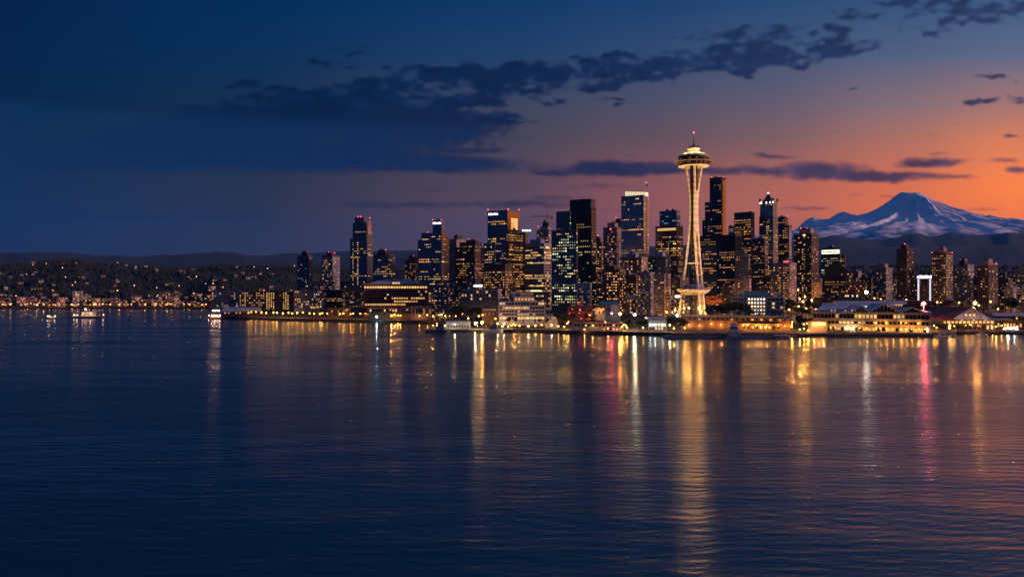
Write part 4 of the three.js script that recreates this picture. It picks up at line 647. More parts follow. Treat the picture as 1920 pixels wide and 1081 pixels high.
// ---------- observation tower ----------
{
  const d = 950, X = dirX(1301, d), g = dirY(590, d), P = d / F, pos = [X, g, -d];
  const o = thing('observation_tower', 'tall floodlit observation tower with a flying saucer top on three slender legs', 'tower', pos);
  const H = (py) => dirY(py, d) - g;                                       // height above its base
  const drop = (pts) => pts.map(([y, r]) => [y + 0.145 * r, r]);
  const lathe = (name, pts, m, n = 72) => mesh(name, new THREE.LatheGeometry(pts.map(([y, r]) => new THREE.Vector2(r * P, H(y))), n), m, o);
  // legs: each a pair of tapering box beams that meet at the waist, then splay to carry the saucer
  const rad = [[590, 27.5], [570, 25], [541, 20.6], [500, 15.2], [470, 11.8], [437, 8.6], [415, 7.2], [395, 6.5], [375, 6.9], [355, 8.6], [335, 11], [309, 14.4]].reverse();
  const gap = [[590, 5], [541, 4.7], [480, 4.2], [437, 3.7], [420, 3.3], [400, 3.1], [375, 3.1], [360, 3.4], [345, 4.6], [330, 6.2], [309, 8.8]].reverse();
  [24, 144, -96].forEach((az) => {
    const leg = new THREE.Group(); leg.name = 'leg'; o.add(leg);
    const c = Math.cos(az * R), s = Math.sin(az * R), at = (py, k) => { const r = table(rad, py) * P, q = table(gap, py) * P * k; return [s * r + c * q, H(py), c * r - s * q]; };
    const ys = [590, 580, 570, 555, 541, 520, 500, 485, 470, 453, 437, 420, 405, 395, 385, 375, 365, 355, 345, 335, 322, 309];
    for (const k of [-1, 1]) {
      const b = new MB();
      for (let i = 0; i < ys.length - 1; i++) {
        const ring = (py) => { const p = at(py, k), w = (py > 437 ? 1.45 : 1.6) * P, t = 1.6 * P; return [[-w, t], [w, t], [w, -t], [-w, -t]].map(([u, v]) => [p[0] + c * u + s * v, p[1], p[2] - s * u + c * v]); };
        const A = ring(ys[i]), B = ring(ys[i + 1]);
        for (let e = 0; e < 4; e++) b.quad(A[e], A[(e + 1) % 4], B[(e + 1) % 4], B[e]);
      }
      b.build('leg_beam', M.needle, leg);
    }
    const plate = new MB(), face = (py, k, out) => { const p = at(py, k); return [p[0] + s * out * P, p[1], p[2] + c * out * P]; };
    for (const [ya, yb] of [[437, 420], [420, 405], [405, 395], [395, 385], [385, 375], [375, 365], [365, 358]]) { plate.quad(face(ya, -1, 1.7), face(ya, 1, 1.7), face(yb, 1, 1.7), face(yb, -1, 1.7)); plate.quad(face(ya, 1, -1.7), face(ya, -1, -1.7), face(yb, -1, -1.7), face(yb, 1, -1.7)); }
    plate.build('waist_plate', M.needle, leg);
    for (const py of [440, 466, 493, 516, 535, 573]) { const b = new MB(); b.bar(at(py, -1), at(py, 1), 1.9 * P); b.build('rung', M.needle, leg); }
    const foot = new MB(), q = at(590, 0); foot.box(q[0], -2.5, q[2], 9, 3.2, 6, az * R); foot.build('footing', M.greyStone, leg);
  });
  // dark core with its lift shaft lattice
  const core = new MB(), lat = new MB(), lift = new MB(), cw = 3.1, top = H(309);
  core.box(0, -2, 0, cw * 1.5, top + 2, cw * 1.5, 0.5); core.build('core', M.blackTrim, o);
  for (const [a, b] of [[-1, -1], [1, -1], [1, 1], [-1, 1]]) lat.bar([a * cw, -2, b * cw], [a * cw, top, b * cw], 0.5);
  for (let y = 0; y < top - 4; y += 4.2) for (let e = 0; e < 4; e++) { const q = [[-1, 1], [1, 1], [1, -1], [-1, -1]], A = q[e], B = q[(e + 1) % 4]; lat.bar([A[0] * cw, y, A[1] * cw], [B[0] * cw, y, B[1] * cw], 0.3); lat.bar([A[0] * cw, y, A[1] * cw], [B[0] * cw, y + 4.2, B[1] * cw], 0.22); }
  lat.build('shaft_lattice', M.blackTrim, o);
  for (let i = 0; i < 22; i++) { lift.box(-1.1, 6 + i * 6.6, cw + 0.3, 0.5, 0.9, 0.3); } lift.build('shaft_lamp', roomMat(0, 4), o);
  const cross = new MB(), hx = H(493.5); for (let e = 0; e < 3; e++) { const a = (24 + e * 120) * R, b = (144 + e * 120) * R, r = table(rad, 493.5) * P; cross.bar([Math.sin(a) * r, hx, Math.cos(a) * r], [Math.sin(b) * r, hx, Math.cos(b) * r], 1.2); } cross.build('cross_beam', M.needle, o);
  // lower deck
  lathe('lower_deck', [[553, 0], [553, 17], [551, 21], [547.5, 27], [545.8, 29.4], [545.6, 29.4]], M.needle);
  lathe('lower_deck_rim', [[544.6, 28.4], [544.2, 31.2], [541.6, 31.4], [541.2, 30], [541, 0]], M.white);
  lathe('lower_deck_window', [[545.6, 28.6], [544.4, 28.6]], roomMat(1, 4));
  const house = new MB(); house.box(0, H(541), 0, 14, 4.6, 14, 0.4); house.build('deck_house', M.greyRoof, o);
  // saucer
  lathe('saucer_underside', [[309.5, 4], [311, 14], [312.4, 22], [312.4, 28.2], [310.9, 29], [309.3, 27.4]], M.needle);
  lathe('restaurant_window', drop([[305.4, 26.6], [299.4, 27.2]]), M.pane);
  lathe('halo_ring', drop([[299.4, 27], [298.9, 35], [298.2, 37.4], [297.4, 37.2], [297.2, 34], [297.2, 27]]), M.brownTrim);
  lathe('deck_window', drop([[297.2, 26.6], [291.5, 27]]), M.pane);
  lathe('saucer_roof', drop([[291.5, 27.4], [290.2, 28.8], [288.6, 28.4], [287, 25], [285, 17.5], [283.6, 12.6], [282.6, 11]]), M.needle);
  lathe('crown', drop([[282.8, 9.6], [281.2, 9.4], [279, 10.4], [277.4, 11.8], [276.6, 12.2], [276.4, 11.4]]), M.needle);
  lathe('cap', [[278, 11], [277.1, 10.6], [276.4, 9.4], [275.6, 7], [275, 0]], M.darkSteel);
  const post = new MB(); for (let i = 0; i < 48; i++) { const a = i / 48 * 2 * Math.PI; post.bar([Math.sin(a) * 26.9 * P, H(309.3), Math.cos(a) * 26.9 * P], [Math.sin(a) * 27.4 * P, H(303.4), Math.cos(a) * 27.4 * P], 0.45); post.bar([Math.sin(a) * 26.9 * P, H(301.1), Math.cos(a) * 26.9 * P], [Math.sin(a) * 27.2 * P, H(295.5), Math.cos(a) * 27.2 * P], 0.35); } post.build('window_post', M.brownTrim, o);
  const spoke = new MB(); for (let i = 0; i < 24; i++) { const a = i / 24 * 2 * Math.PI; spoke.bar([Math.sin(a) * 27 * P, H(304.6), Math.cos(a) * 27 * P], [Math.sin(a) * 37 * P, H(303.6), Math.cos(a) * 37 * P], 0.5); } spoke.build('halo_spoke', M.brownTrim, o);
  const room = new MB(); for (let i = 0; i < 40; i++) { if (rnd() < 0.45) continue; const a = i / 40 * 2 * Math.PI; room.box(Math.sin(a) * 27.3 * P, H(306.8), Math.cos(a) * 27.3 * P, 1.2, 0.7, 0.3, a); if (rnd() < 0.5) room.box(Math.sin(a) * 27.1 * P, H(299), Math.cos(a) * 27.1 * P, 1.6, 0.6, 0.3, a); } room.build('lit_window', roomMat(0, 3), o);
  const sp = new MB(); sp.bar([0, H(274.6), 0], [0, H(270), 0], 3.4, 2.2, 8); sp.bar([0, H(270), 0], [0, H(262), 0], 1.3, 0.9, 8); sp.bar([0, H(262), 0], [0, H(249), 0], 0.8, 0.45, 8); sp.build('spire', M.darkSteel, o);
  const rail = new MB(); for (let i = 0; i < 10; i++) { const a = i / 10 * 6.283; rail.bar([Math.sin(a) * 8.6 * P, H(275), Math.cos(a) * 8.6 * P], [Math.sin(a) * 8.6 * P, H(272.4), Math.cos(a) * 8.6 * P], 0.4); } rail.build('antenna', M.darkSteel, o);
  const bl = mesh('beacon_lamp', beaconGeo, RED_LAMP, o); bl.position.set(0, H(248.4), 0); bl.scale.setScalar(1.1);
  // floodlights: on the ground round the legs, on the lower deck and on the roof round the crown
  const flood = (x, y, z, tx, ty, tz, cd, ang, col = rgb(1, 0.53, 0.18)) => {
    const f = new THREE.Group(); f.name = 'floodlight'; f.position.set(x, y, z); o.add(f);
    const h = new MB(); h.bar([0, -1.4, 0], [0, 0, 0], 0.3); h.box(0, -0.5, 0, 1.5, 0.7, 1.2); h.build('lamp_housing', M.darkSteel, f);
    const l = new MB(); l.box(0, 0.22, 0, 1.2, 0.1, 0.9); l.build('lamp_lens', glow(1, 0.7, 0.35, 3), f);
    const s = new THREE.SpotLight(col, cd, 0, ang * R, 0.5, 2); s.position.set(0, 0.7, 0); s.target.position.set(tx - x, ty - y, tz - z); s.castShadow = true; s.shadow.radius = 25; s.name = 'flood_light'; f.add(s, s.target);
  };
  const FL = 0.58;
  for (const a of [-75, -38, 0, 38, 75, 180]) {
    const x = Math.sin(a * R) * 42, z = Math.cos(a * R) * 40;
    flood(x, 1.5, z, 0, H(350), 0, 62000 * FL, 14); flood(x * 0.97 + 2, 1.5, z, 0, H(440), 0, 24000 * FL, 17);
  }
  for (const a of [-30, 30]) flood(Math.sin(a * R) * 62, 1.5, Math.cos(a * R) * 52, 0, H(306), 0, 60000 * FL, 9);
  for (const a of [-60, 0, 60]) { flood(Math.sin(a * R) * 40, 1.5, Math.cos(a * R) * 34, Math.sin(a * R) * 6, H(548), 0, 4200 * FL, 36); }
  for (const az of [24, 144, -96]) flood(Math.sin((az + 60) * R) * 15.5, H(540), Math.cos((az + 60) * R) * 15.5, 0, H(318), 0, 11000 * FL, 22);
  for (let i = 0; i < 8; i++) { const a = (i + 0.5) / 8 * 2 * Math.PI, x = Math.sin(a) * 19 * P, z = Math.cos(a) * 19 * P; const f = new THREE.Group(); f.name = 'roof_lamp'; f.position.set(x, H(287.6) + 0.2, z); o.add(f); const l = new MB(); l.box(0, 0, 0, 0.7, 0.4, 0.7); l.build('lamp_lens', glow(1, 0.75, 0.35, 4), f); pointLight(f, 0, 1.2, 0, rgb(1, 0.56, 0.19), 300, 15); }
}

// ---------- waterfront ----------
const panes = new THREE.BoxGeometry(1, 1, 1);
// one window of its own: a frame with a pane as its sub-part
function oneWindow(parent, pos, F0, u0, u1, y0, y1, m, frameM = M.trim, name = 'window') {
  const c = onFace(F0, (u0 + u1) / 2, 0.06), turn = Math.atan2(-F0.t[1], F0.t[0]);
  const f = mesh(name, panes, frameM, parent); f.position.set(c[0] - pos[0], (y0 + y1) / 2 - pos[1], c[1] - pos[2]); f.rotation.y = turn; f.scale.set(u1 - u0, y1 - y0, 0.3);
  const q = mesh('pane', panes, m, f); q.scale.set(0.84, 0.84, 1.5);
  return f;
}
function windowRow(parent, pos, F0, d, xs, ya, yb, n, litAt, tones, lv, frameM, wide = 0.78) {
  const u0 = faceU(F0, xs[0]), u1 = faceU(F0, xs[1]);
  for (let i = 0; i < n; i++) { const a = lerp(u0, u1, (i + (1 - wide) / 2) / n), b = lerp(u0, u1, (i + (1 + wide) / 2) / n), on = typeof litAt === 'function' ? litAt(i / n) : rnd() < litAt; oneWindow(parent, pos, F0, a, b, dirY(yb, d), dirY(ya, d), on ? roomMat(pick(tones), Math.floor(rr(lv[0], lv[1] + 0.99))) : M.pane, frameM); }
}
function plain(name, label, cat, d, x, ya, yb, m, deep = 0.5, extra = {}) {       // a low building seen square on
  const fp = footprint(d, x[0], x[1], x[2] ?? x[1], extra.phi ?? 40, deep), pos = [dirX(x[1], d), dirY(yb, d), -d], o = thing(name, label, cat, pos, extra.group);
  const w = new MB(pos); w.prism(fp.f, dirY(yb, d) - 6, dirY(ya, d)); w.build('wall', m, o);
  return { o, pos, fp, F0: fp.faces[0], F1: fp.faces[1], d };
}
const band = (b, name, x, ya, yb, m, out = 0.6, face = b.F0) => { const k = new MB(b.pos); faceBox(k, face, x ? faceU(face, x[0]) : 0, x ? faceU(face, x[1]) : face.len, dirY(yb, b.d), dirY(ya, b.d), out); return k.build(name, m, b.o); };
const block = (b, name, x, ya, yb, d, deepM, m, taper) => { const k = new MB(b.pos), x0 = dirX(x[0], d), x1 = dirX(x[1], d), f = [[x0, -d], [x1, -d], [x1, -d - deepM], [x0, -d - deepM]]; k.prism(f, dirY(yb, d), dirY(ya, d), taper ? shrink(f, taper[0], taper[1]) : f); return k.build(name, m, b.o); };

{ // wide brick office under a hipped roof
  const b = plain('brick_office', 'wide brick office under a grey hipped roof with golden bands of windows', 'office building', 1180, [681, 803, 803], 533, 586, M.brick, 0.5);
  const k = new MB(b.pos), e = shrink(b.fp.f, 1.02), y = dirY(531.5, 1180), y2 = dirY(523, 1190); k.prism(e, dirY(533, 1180), y); k.prism(shrink(b.fp.f, 0.86), y, y2, shrink(b.fp.f, 0.42, 0.3)); k.build('roof', M.greyRoof, b.o);
  block(b, 'roof_lantern', [734, 751], 527.5, 533, 1184, 6, M.brown); { const l = new MB(b.pos); for (const [x0, x1] of [[735.5, 740], [741, 744.5], [745.5, 749.5]]) faceBox(l, b.F0, faceU(b.F0, x0), faceU(b.F0, x1), dirY(532, 1180), dirY(528.8, 1180), 1.2, undefined, 0.9); l.build('lit_roof_sign', glow(1, 0.48, 0.2, 1.0), b.o); }
  windowRow(b.o, b.pos, b.F0, 1180, [682, 801], 536, 540.5, 24, 1, [1], [5, 6], M.brownTrim, 0.86);
  for (const [ya, yb, f] of [[545, 548, 0.05], [550.5, 553.5, 0.06], [557, 560.5, (t) => t > 0.3 ? rnd() < 0.85 : rnd() < 0.12], [563, 566.5, (t) => t > 0.46 && t < 0.84], [568.5, 572.5, (t) => t < 0.63]]) windowRow(b.o, b.pos, b.F0, 1180, [684, 801], ya, yb, 26, f, [1, 0, 1], [4, 5], M.darkBrown, 0.86);
  for (const [ya, yb] of [[541.5, 544.5], [548.5, 550], [554, 556.5], [561, 562.7], [566.8, 568.3], [573, 576]]) band(b, 'floor_band', null, ya, yb, M.brick, 0.5);
}
{ const b = plain('annex_office', 'narrow office with bright yellow strips at the right end of the wide brick office', 'office building', 1150, [803, 819, 819], 541, 575, M.darkBrown, 1); for (const [ya, yb, l] of [[548.5, 551, 5], [553, 554.5, 3], [557.5, 559.2, 4], [561.5, 566, 3]]) windowRow(b.o, b.pos, b.F0, 1150, [803.5, 818.5], ya, yb, 5, 0.95, [1], [l, l], M.trim, 0.92); }
{ // low hall on the left quay before the brick office
  const b = plain('terrace_hall', 'low pinkish hall with orange lit front below the wide brick office', 'building', 1120, [770, 850, 850], 574, 592, M.pinkStone, 0.3); windowRow(b.o, b.pos, b.F0, 1120, [772, 848], 578, 589, 12, 0.3, AMBERS, [2, 4], M.pinkStone, 0.5); band(b, 'cornice', null, 573, 575.4, M.pinkStone, 0.9); }
{ const b = plain('glass_pavilion', 'low dark pavilion with glowing entrance under the wide brick office', 'building', 1140, [690, 768, 768], 576, 591, M.darkBrown, 0.3); windowRow(b.o, b.pos, b.F0, 1140, [692, 766], 579, 584, 14, 0.35, AMBERS, [3, 6], M.trim, 0.7); band(b, 'canopy', null, 577, 578, M.greyRoof, 3); }
{ // grey gridded office with white sign
  const b = plain('gridded_office', 'dim grey gridded office with a glowing white sign on its roof', 'office building', 1010, [864, 934, 940], 541.5, 585, M.greyStone, 0.5);
  for (let r = 0; r < 3; r++) windowRow(b.o, b.pos, b.F0, 1010, [865, 933], 545 + r * 6.6, 549.6 + r * 6.6, 12, 0.17, YELLOW, [3, 5], M.paleTrim, 0.66);
  const fr = new MB(b.pos), l = new MB(b.pos), x0 = dirX(888, 1014), x1 = dirX(904.5, 1014), y0 = dirY(537.5, 1014), y1 = dirY(533.5, 1014); for (let i = 0; i < 8; i++) l.box(lerp(x0, x1, (i + 0.5) / 8), y0, -1013, (x1 - x0) / 8 - 0.2, (y1 - y0) * (i % 3 ? 1 : 0.8), 0.5); for (let i = 0; i < 4; i++) fr.bar([lerp(x0, x1, i / 3), dirY(542, 1014), -1013.6], [lerp(x0, x1, i / 3), y1, -1013.6], 0.3); l.build('sign_letters', WHITE_SIGN, b.o); fr.build('sign_frame', M.steel, b.o);
}
{ const b = plain('brown_lowrise', 'small dark brown building with amber upper windows, left of the white waterfront office', 'building', 950, [903, 934, 934], 575, 601, M.brown, 0.6); windowRow(b.o, b.pos, b.F0, 950, [905, 930], 579, 582, 7, 0.75, AMBERS, [2, 4], M.trim, 0.6); windowRow(b.o, b.pos, b.F0, 950, [905, 930], 586.5, 589.5, 7, 0.2, AMBERS, [2, 3], M.trim, 0.6); }
{ // white waterfront office
  const d = 905, b = plain('white_office', 'white five storey waterfront office with a pink rooftop box', 'office building', d, [935, 1022, 1022], 565, 600, M.white, 0.5);
  const frame = M.white;
  [[566.5, 571.5, (t) => t < 0.12 || t > 0.84], [575, 579, (t) => t > 0.05 && t < 0.62], [581.5, 585, 0.1], [587, 591, (t) => t > 0.35 && t < 0.65 || rnd() < 0.15], [593.5, 598.5, (t) => t < 0.14 || t > 0.36]].forEach(([ya, yb, f], i) => windowRow(b.o, b.pos, b.F0, d, [936.5, 1020.5], ya, yb, 15, f, [2, 7, 2, 1], i === 4 ? [4, 6] : [3, 5], frame, 0.9));
  for (const ya of [572.3, 579.8, 585.7, 591.7]) band(b, 'floor_band', null, ya, ya + 2.2, M.white, 0.7);
  for (const px of [935.8, 964, 993, 1021.2]) band(b, 'pier', [px - 0.7, px + 0.7], 565, 600, M.white, 0.9);
  block(b, 'penthouse', [958, 974], 546.5, 565, 915, 16, M.paleBlue); block(b, 'rooftop_box', [974, 1000], 547.5, 556, 913, 18, M.pinkStone); block(b, 'top_storey', [963, 1002], 556.5, 565, 911, 24, M.white);
  const F2 = { o: [dirX(963, 911), -911], t: [1, 0], n: [0, 1], len: 30 }; for (let i = 0; i < 6; i++) oneWindow(b.o, b.pos, F2, 1 + i * 3.6, 3.8 + i * 3.6, dirY(563.5, 911), dirY(558.5, 911), roomMat(pick([0, 4, 1]), 4), M.white);
  const r = new MB(b.pos); r.box(dirX(945, 920), dirY(565, 920), -925, 10, 3, 8); r.build('roof_unit', M.greyRoof, b.o);
}
{ const b = plain('cafe_annex', 'low round fronted annex with a lit row, right of the white waterfront office', 'building', 890, [1022, 1046, 1046], 589, 606, M.white, 0.7); windowRow(b.o, b.pos, b.F0, 890, [1022, 1045], 594, 598, 8, 0.8, [2, 0], [3, 5], M.white, 0.8); band(b, 'canopy', null, 590.5, 592, M.paleBlue, 2.5); }
{ // red lit building
  const b = plain('red_lit_building', 'low dark red building with red lamps on its wall, right of the white waterfront office', 'building', 900, [1064, 1112, 1112], 575, 605, M.red, 0.5);
  windowRow(b.o, b.pos, b.F0, 900, [1066, 1110], 579, 583, 9, 0.15, [4], [2, 4], M.maroon, 0.6); band(b, 'cornice', null, 574, 576, M.maroon, 0.7);
  block(b, 'stair_tower', [1081, 1087], 566, 576, 902, 5, M.red);
  for (const [x, y] of [[1084, 568.5], [1073, 579], [1087, 580], [1068, 587], [1086.5, 587], [1089.5, 597]]) { const c = onFace(b.F0, faceU(b.F0, x), 1.4), l = mesh('red_lamp', beaconGeo, glow(1, 0.1, 0.09, 2), b.o); l.position.set(c[0] - b.pos[0], dirY(y, 900) - b.pos[1], c[1] - b.pos[2]); l.scale.setScalar(0.8); }
  for (const x of [1073, 1088]) { const c = onFace(b.F0, faceU(b.F0, x), 4); pointLight(b.o, c[0] - b.pos[0], dirY(583, 900) - b.pos[1], c[1] - b.pos[2], rgb(1, 0.07, 0.05), 16, 20); }
}
{ const b = plain('orange_cottage', 'small orange lit gabled house between the red lit building and the blue shed', 'house', 905, [1115, 1134, 1134], 577, 592, M.cream, 0.8); const k = new MB(b.pos), f = b.fp.f; const yy = dirY(577, 905), m0 = [(f[0][0] + f[3][0]) / 2, (f[0][1] + f[3][1]) / 2], m1 = [(f[1][0] + f[2][0]) / 2, (f[1][1] + f[2][1]) / 2], yt = dirY(572.5, 905);
  k.quad([f[0][0], yy, f[0][1] + 0.6], [f[1][0], yy, f[1][1] + 0.6], [m1[0], yt, m1[1]], [m0[0], yt, m0[1]]); k.quad([f[2][0], yy, f[2][1]], [f[3][0], yy, f[3][1]], [m0[0], yt, m0[1]], [m1[0], yt, m1[1]]); k.tri([f[1][0], yy, f[1][1]], [f[2][0], yy, f[2][1]], [m1[0], yt, m1[1]]); k.tri([f[3][0], yy, f[3][1]], [f[0][0], yy, f[0][1]], [m0[0], yt, m0[1]]); k.build('roof', M.maroon, b.o);
  windowRow(b.o, b.pos, b.F0, 905, [1116, 1133], 582, 588, 5, 0.7, [0, 7, 2], [4, 6], M.cream, 0.6); { const c = onFace(b.F0, faceU(b.F0, 1125), 4); pointLight(b.o, c[0] - b.pos[0], dirY(579, 905) - b.pos[1], c[1] - b.pos[2], AMBER, 160); } }
{ const b = plain('blue_shed', 'blue roofed shed with a pale gable, left of the long low hotel', 'shed', 915, [1126, 1162, 1162], 569, 592, M.paleBlue, 0.6); block(b, 'roof', [1124, 1163], 564.5, 570, 916, 24, M.tealRoof, [0.8, 0.3]); block(b, 'gable', [1146, 1158], 571, 592, 908, 6, M.greyStone); windowRow(b.o, b.pos, b.F0, 915, [1128, 1144], 577, 582, 4, 0.2, HOME, [2, 3], M.trim, 0.6); }
{ // long low hotel
  const d = 990, b = plain('long_hotel', 'long low hotel with a grid of lit windows, left of the observation tower foot', 'hotel', d, [1163, 1292, 1292], 560, 596, M.pinkStone, 0.18);
  block(b, 'roof_storey', [1172, 1262], 553, 561, 996, 20, M.greyRoof, [0.97, 0.7]);
  for (let r = 0; r < 4; r++) windowRow(b.o, b.pos, b.F0, d, [1165, 1290], 562 + r * 7, 566.6 + r * 7, 24, (t) => (t > 0.12 && t < 0.26 && r < 4) ? rnd() < 0.92 : rnd() < (r === 3 ? 0.5 : 0.34), [0, 1, 7, 2], [2, r === 3 ? 6 : 5], M.paleTrim, 0.66);
  for (let r = 0; r < 4; r++) band(b, 'balcony', [1180, 1290], 567.4 + r * 7, 568.5 + r * 7, M.paleTrim, 1.2);
  for (const x of [1163.8, 1178, 1204, 1230, 1256]) band(b, 'pier', [x - 0.7, x + 0.7], 560, 598, M.paleTrim, 0.9);
  band(b, 'lit_sign', [1266, 1275], 553.5, 557.5, glow(1, 0.93, 0.85, 3), 1.2);
}
{ // white boathouse with bright lamps
  const d = 828, b = plain('boathouse', 'pale blue boathouse with bright white lit doors at the water, left of the observation tower', 'boathouse', d, [1216, 1250, 1250], 597, 622, M.greyStone, 0.7);
  block(b, 'roof', [1215, 1251], 594.5, 598, 829, 22, M.greyRoof, [0.98, 0.4]); windowRow(b.o, b.pos, b.F0, d, [1217, 1249], 606, 611, 6, 0.9, [5, 2, 3], [6, 7], M.paleTrim, 0.7); windowRow(b.o, b.pos, b.F0, d, [1217, 1249], 612.5, 618, 6, 0.7, [1, 1], [3, 5], M.paleTrim, 0.7);
  for (const x of [1219, 1227.5, 1243]) { const c = onFace(b.F0, faceU(b.F0, x), 1.6), l = mesh('door_lamp', beaconGeo, COLD_LAMP, b.o); l.scale.setScalar(0.75); l.position.set(c[0] - b.pos[0], dirY(608.5, d) - b.pos[1], c[1] - b.pos[2]); pointLight(b.o, c[0] - b.pos[0], dirY(608.5, d) - b.pos[1], c[1] - b.pos[2] + 1.6, rgb(0.8, 0.95, 1), 28); }
}
{ // pale pier building
  const d = 846, b = plain('pier_building', 'long pale blue pier building with square windows, left of the bright starry lamp', 'pier building', d, [1072, 1168, 1168], 605, 622, M.paleBlue, 0.3);
  windowRow(b.o, b.pos, b.F0, d, [1076, 1128], 608, 612, 8, 0.25, [2], [3, 5], M.trim, 0.55); windowRow(b.o, b.pos, b.F0, d, [1130, 1166], 607, 612, 6, 0.05, [2], [3, 4], M.paint, 0.72); windowRow(b.o, b.pos, b.F0, d, [1130, 1166], 615, 619, 6, 0.6, AMBERS, [3, 5], M.trim, 0.72); band(b, 'roof_edge', null, 604, 605.5, M.greyRoof, 1.2);
}
{ // orange lit long warehouse with its quay storey
  const d = 832, b = plain('brick_warehouse', 'long brick waterfront warehouse glowing orange from its wall lamps, below the observation tower', 'warehouse', d, [1284, 1482, 1482], 594, 622, M.brick, 0.2);
  const k = new MB(b.pos); k.prism(shrink(b.fp.f, 1.01, 1.05), dirY(595, d), dirY(593, d)); k.build('roof', M.greyRoof, b.o);
  windowRow(b.o, b.pos, b.F0, d, [1390, 1476], 597.5, 602, 10, 0.35, AMBERS, [2, 4], M.brownTrim, 0.6); windowRow(b.o, b.pos, b.F0, d, [1290, 1386], 597.5, 602, 11, 0.12, AMBERS, [2, 3], M.brownTrim, 0.5); windowRow(b.o, b.pos, b.F0, d, [1392, 1464], 611.5, 617, 9, 0.55, AMBERS, [3, 5], M.brown, 0.66);
  band(b, 'floor_band', [1388, 1466], 607.2, 608.6, M.cream, 1.6); band(b, 'awning', [1460, 1482], 596.5, 598.5, M.cream, 2.4);
  for (const x of [1292, 1312, 1334, 1352, 1371, 1394, 1402, 1418, 1426, 1438, 1459, 1472]) { const y = x < 1386 ? rr(608, 613) : 610.8, c = onFace(b.F0, faceU(b.F0, x), 1.5), l = mesh('wall_lamp', beaconGeo, AMBER_LAMP, b.o); l.scale.setScalar(0.62); l.position.set(c[0] - b.pos[0], dirY(y, d) - b.pos[1], c[1] - b.pos[2]); pointLight(b.o, c[0] - b.pos[0], dirY(y, d) - b.pos[1] - 0.4, c[1] - b.pos[2] + 1.5, AMBER, 200); }
}
{ // white modern office with blue roof block
  const d = 900, b = plain('modern_office', 'white modern office with a blue roof block and a grid of bright windows', 'office building', d, [1371, 1472, 1472], 556.5, 594, M.white, 0.4);
  block(b, 'roof_block', [1396, 1441], 545.5, 556.5, 908, 22, M.tealRoof); block(b, 'dome', [1452, 1470], 549, 556.5, 906, 14, M.purpleRoof, [0.3, 0.3]);
  for (let r = 0; r < 5; r++) windowRow(b.o, b.pos, b.F0, d, [1402, 1436], 558.5 + r * 6.8, 563.2 + r * 6.8, 6, (t) => r < 2 || t > 0.3 ? rnd() < 0.95 : rnd() < 0.3, [2, 5, 2], [r < 3 ? 5 : 3, r < 3 ? 6 : 5], M.trim, 0.8);
  for (let r = 0; r < 4; r++) windowRow(b.o, b.pos, b.F0, d, [1439, 1470], 559 + r * 7.6, 564 + r * 7.6, 4, r === 2 ? 0.3 : 0.06, [1, 2], [3, 5], M.paint, 0.7);
  windowRow(b.o, b.pos, b.F0, d, [1373, 1400], 559, 563.5, 5, 0.1, [1], [2, 3], M.paint, 0.8); for (let r = 0; r < 4; r++) band(b, 'floor_band', [1371, 1472], 564.2 + r * 6.9, 565.6 + r * 6.9, M.white, 0.5);
  for (const x of [1452, 1455.5]) { const m = new MB(b.pos), X = dirX(x, 902); m.bar([X, dirY(557, 902), -902.5], [X, dirY(547, 902), -902.5], 0.8, 0.6, 6); m.build('vent_pipe', M.paint, b.o); }
}
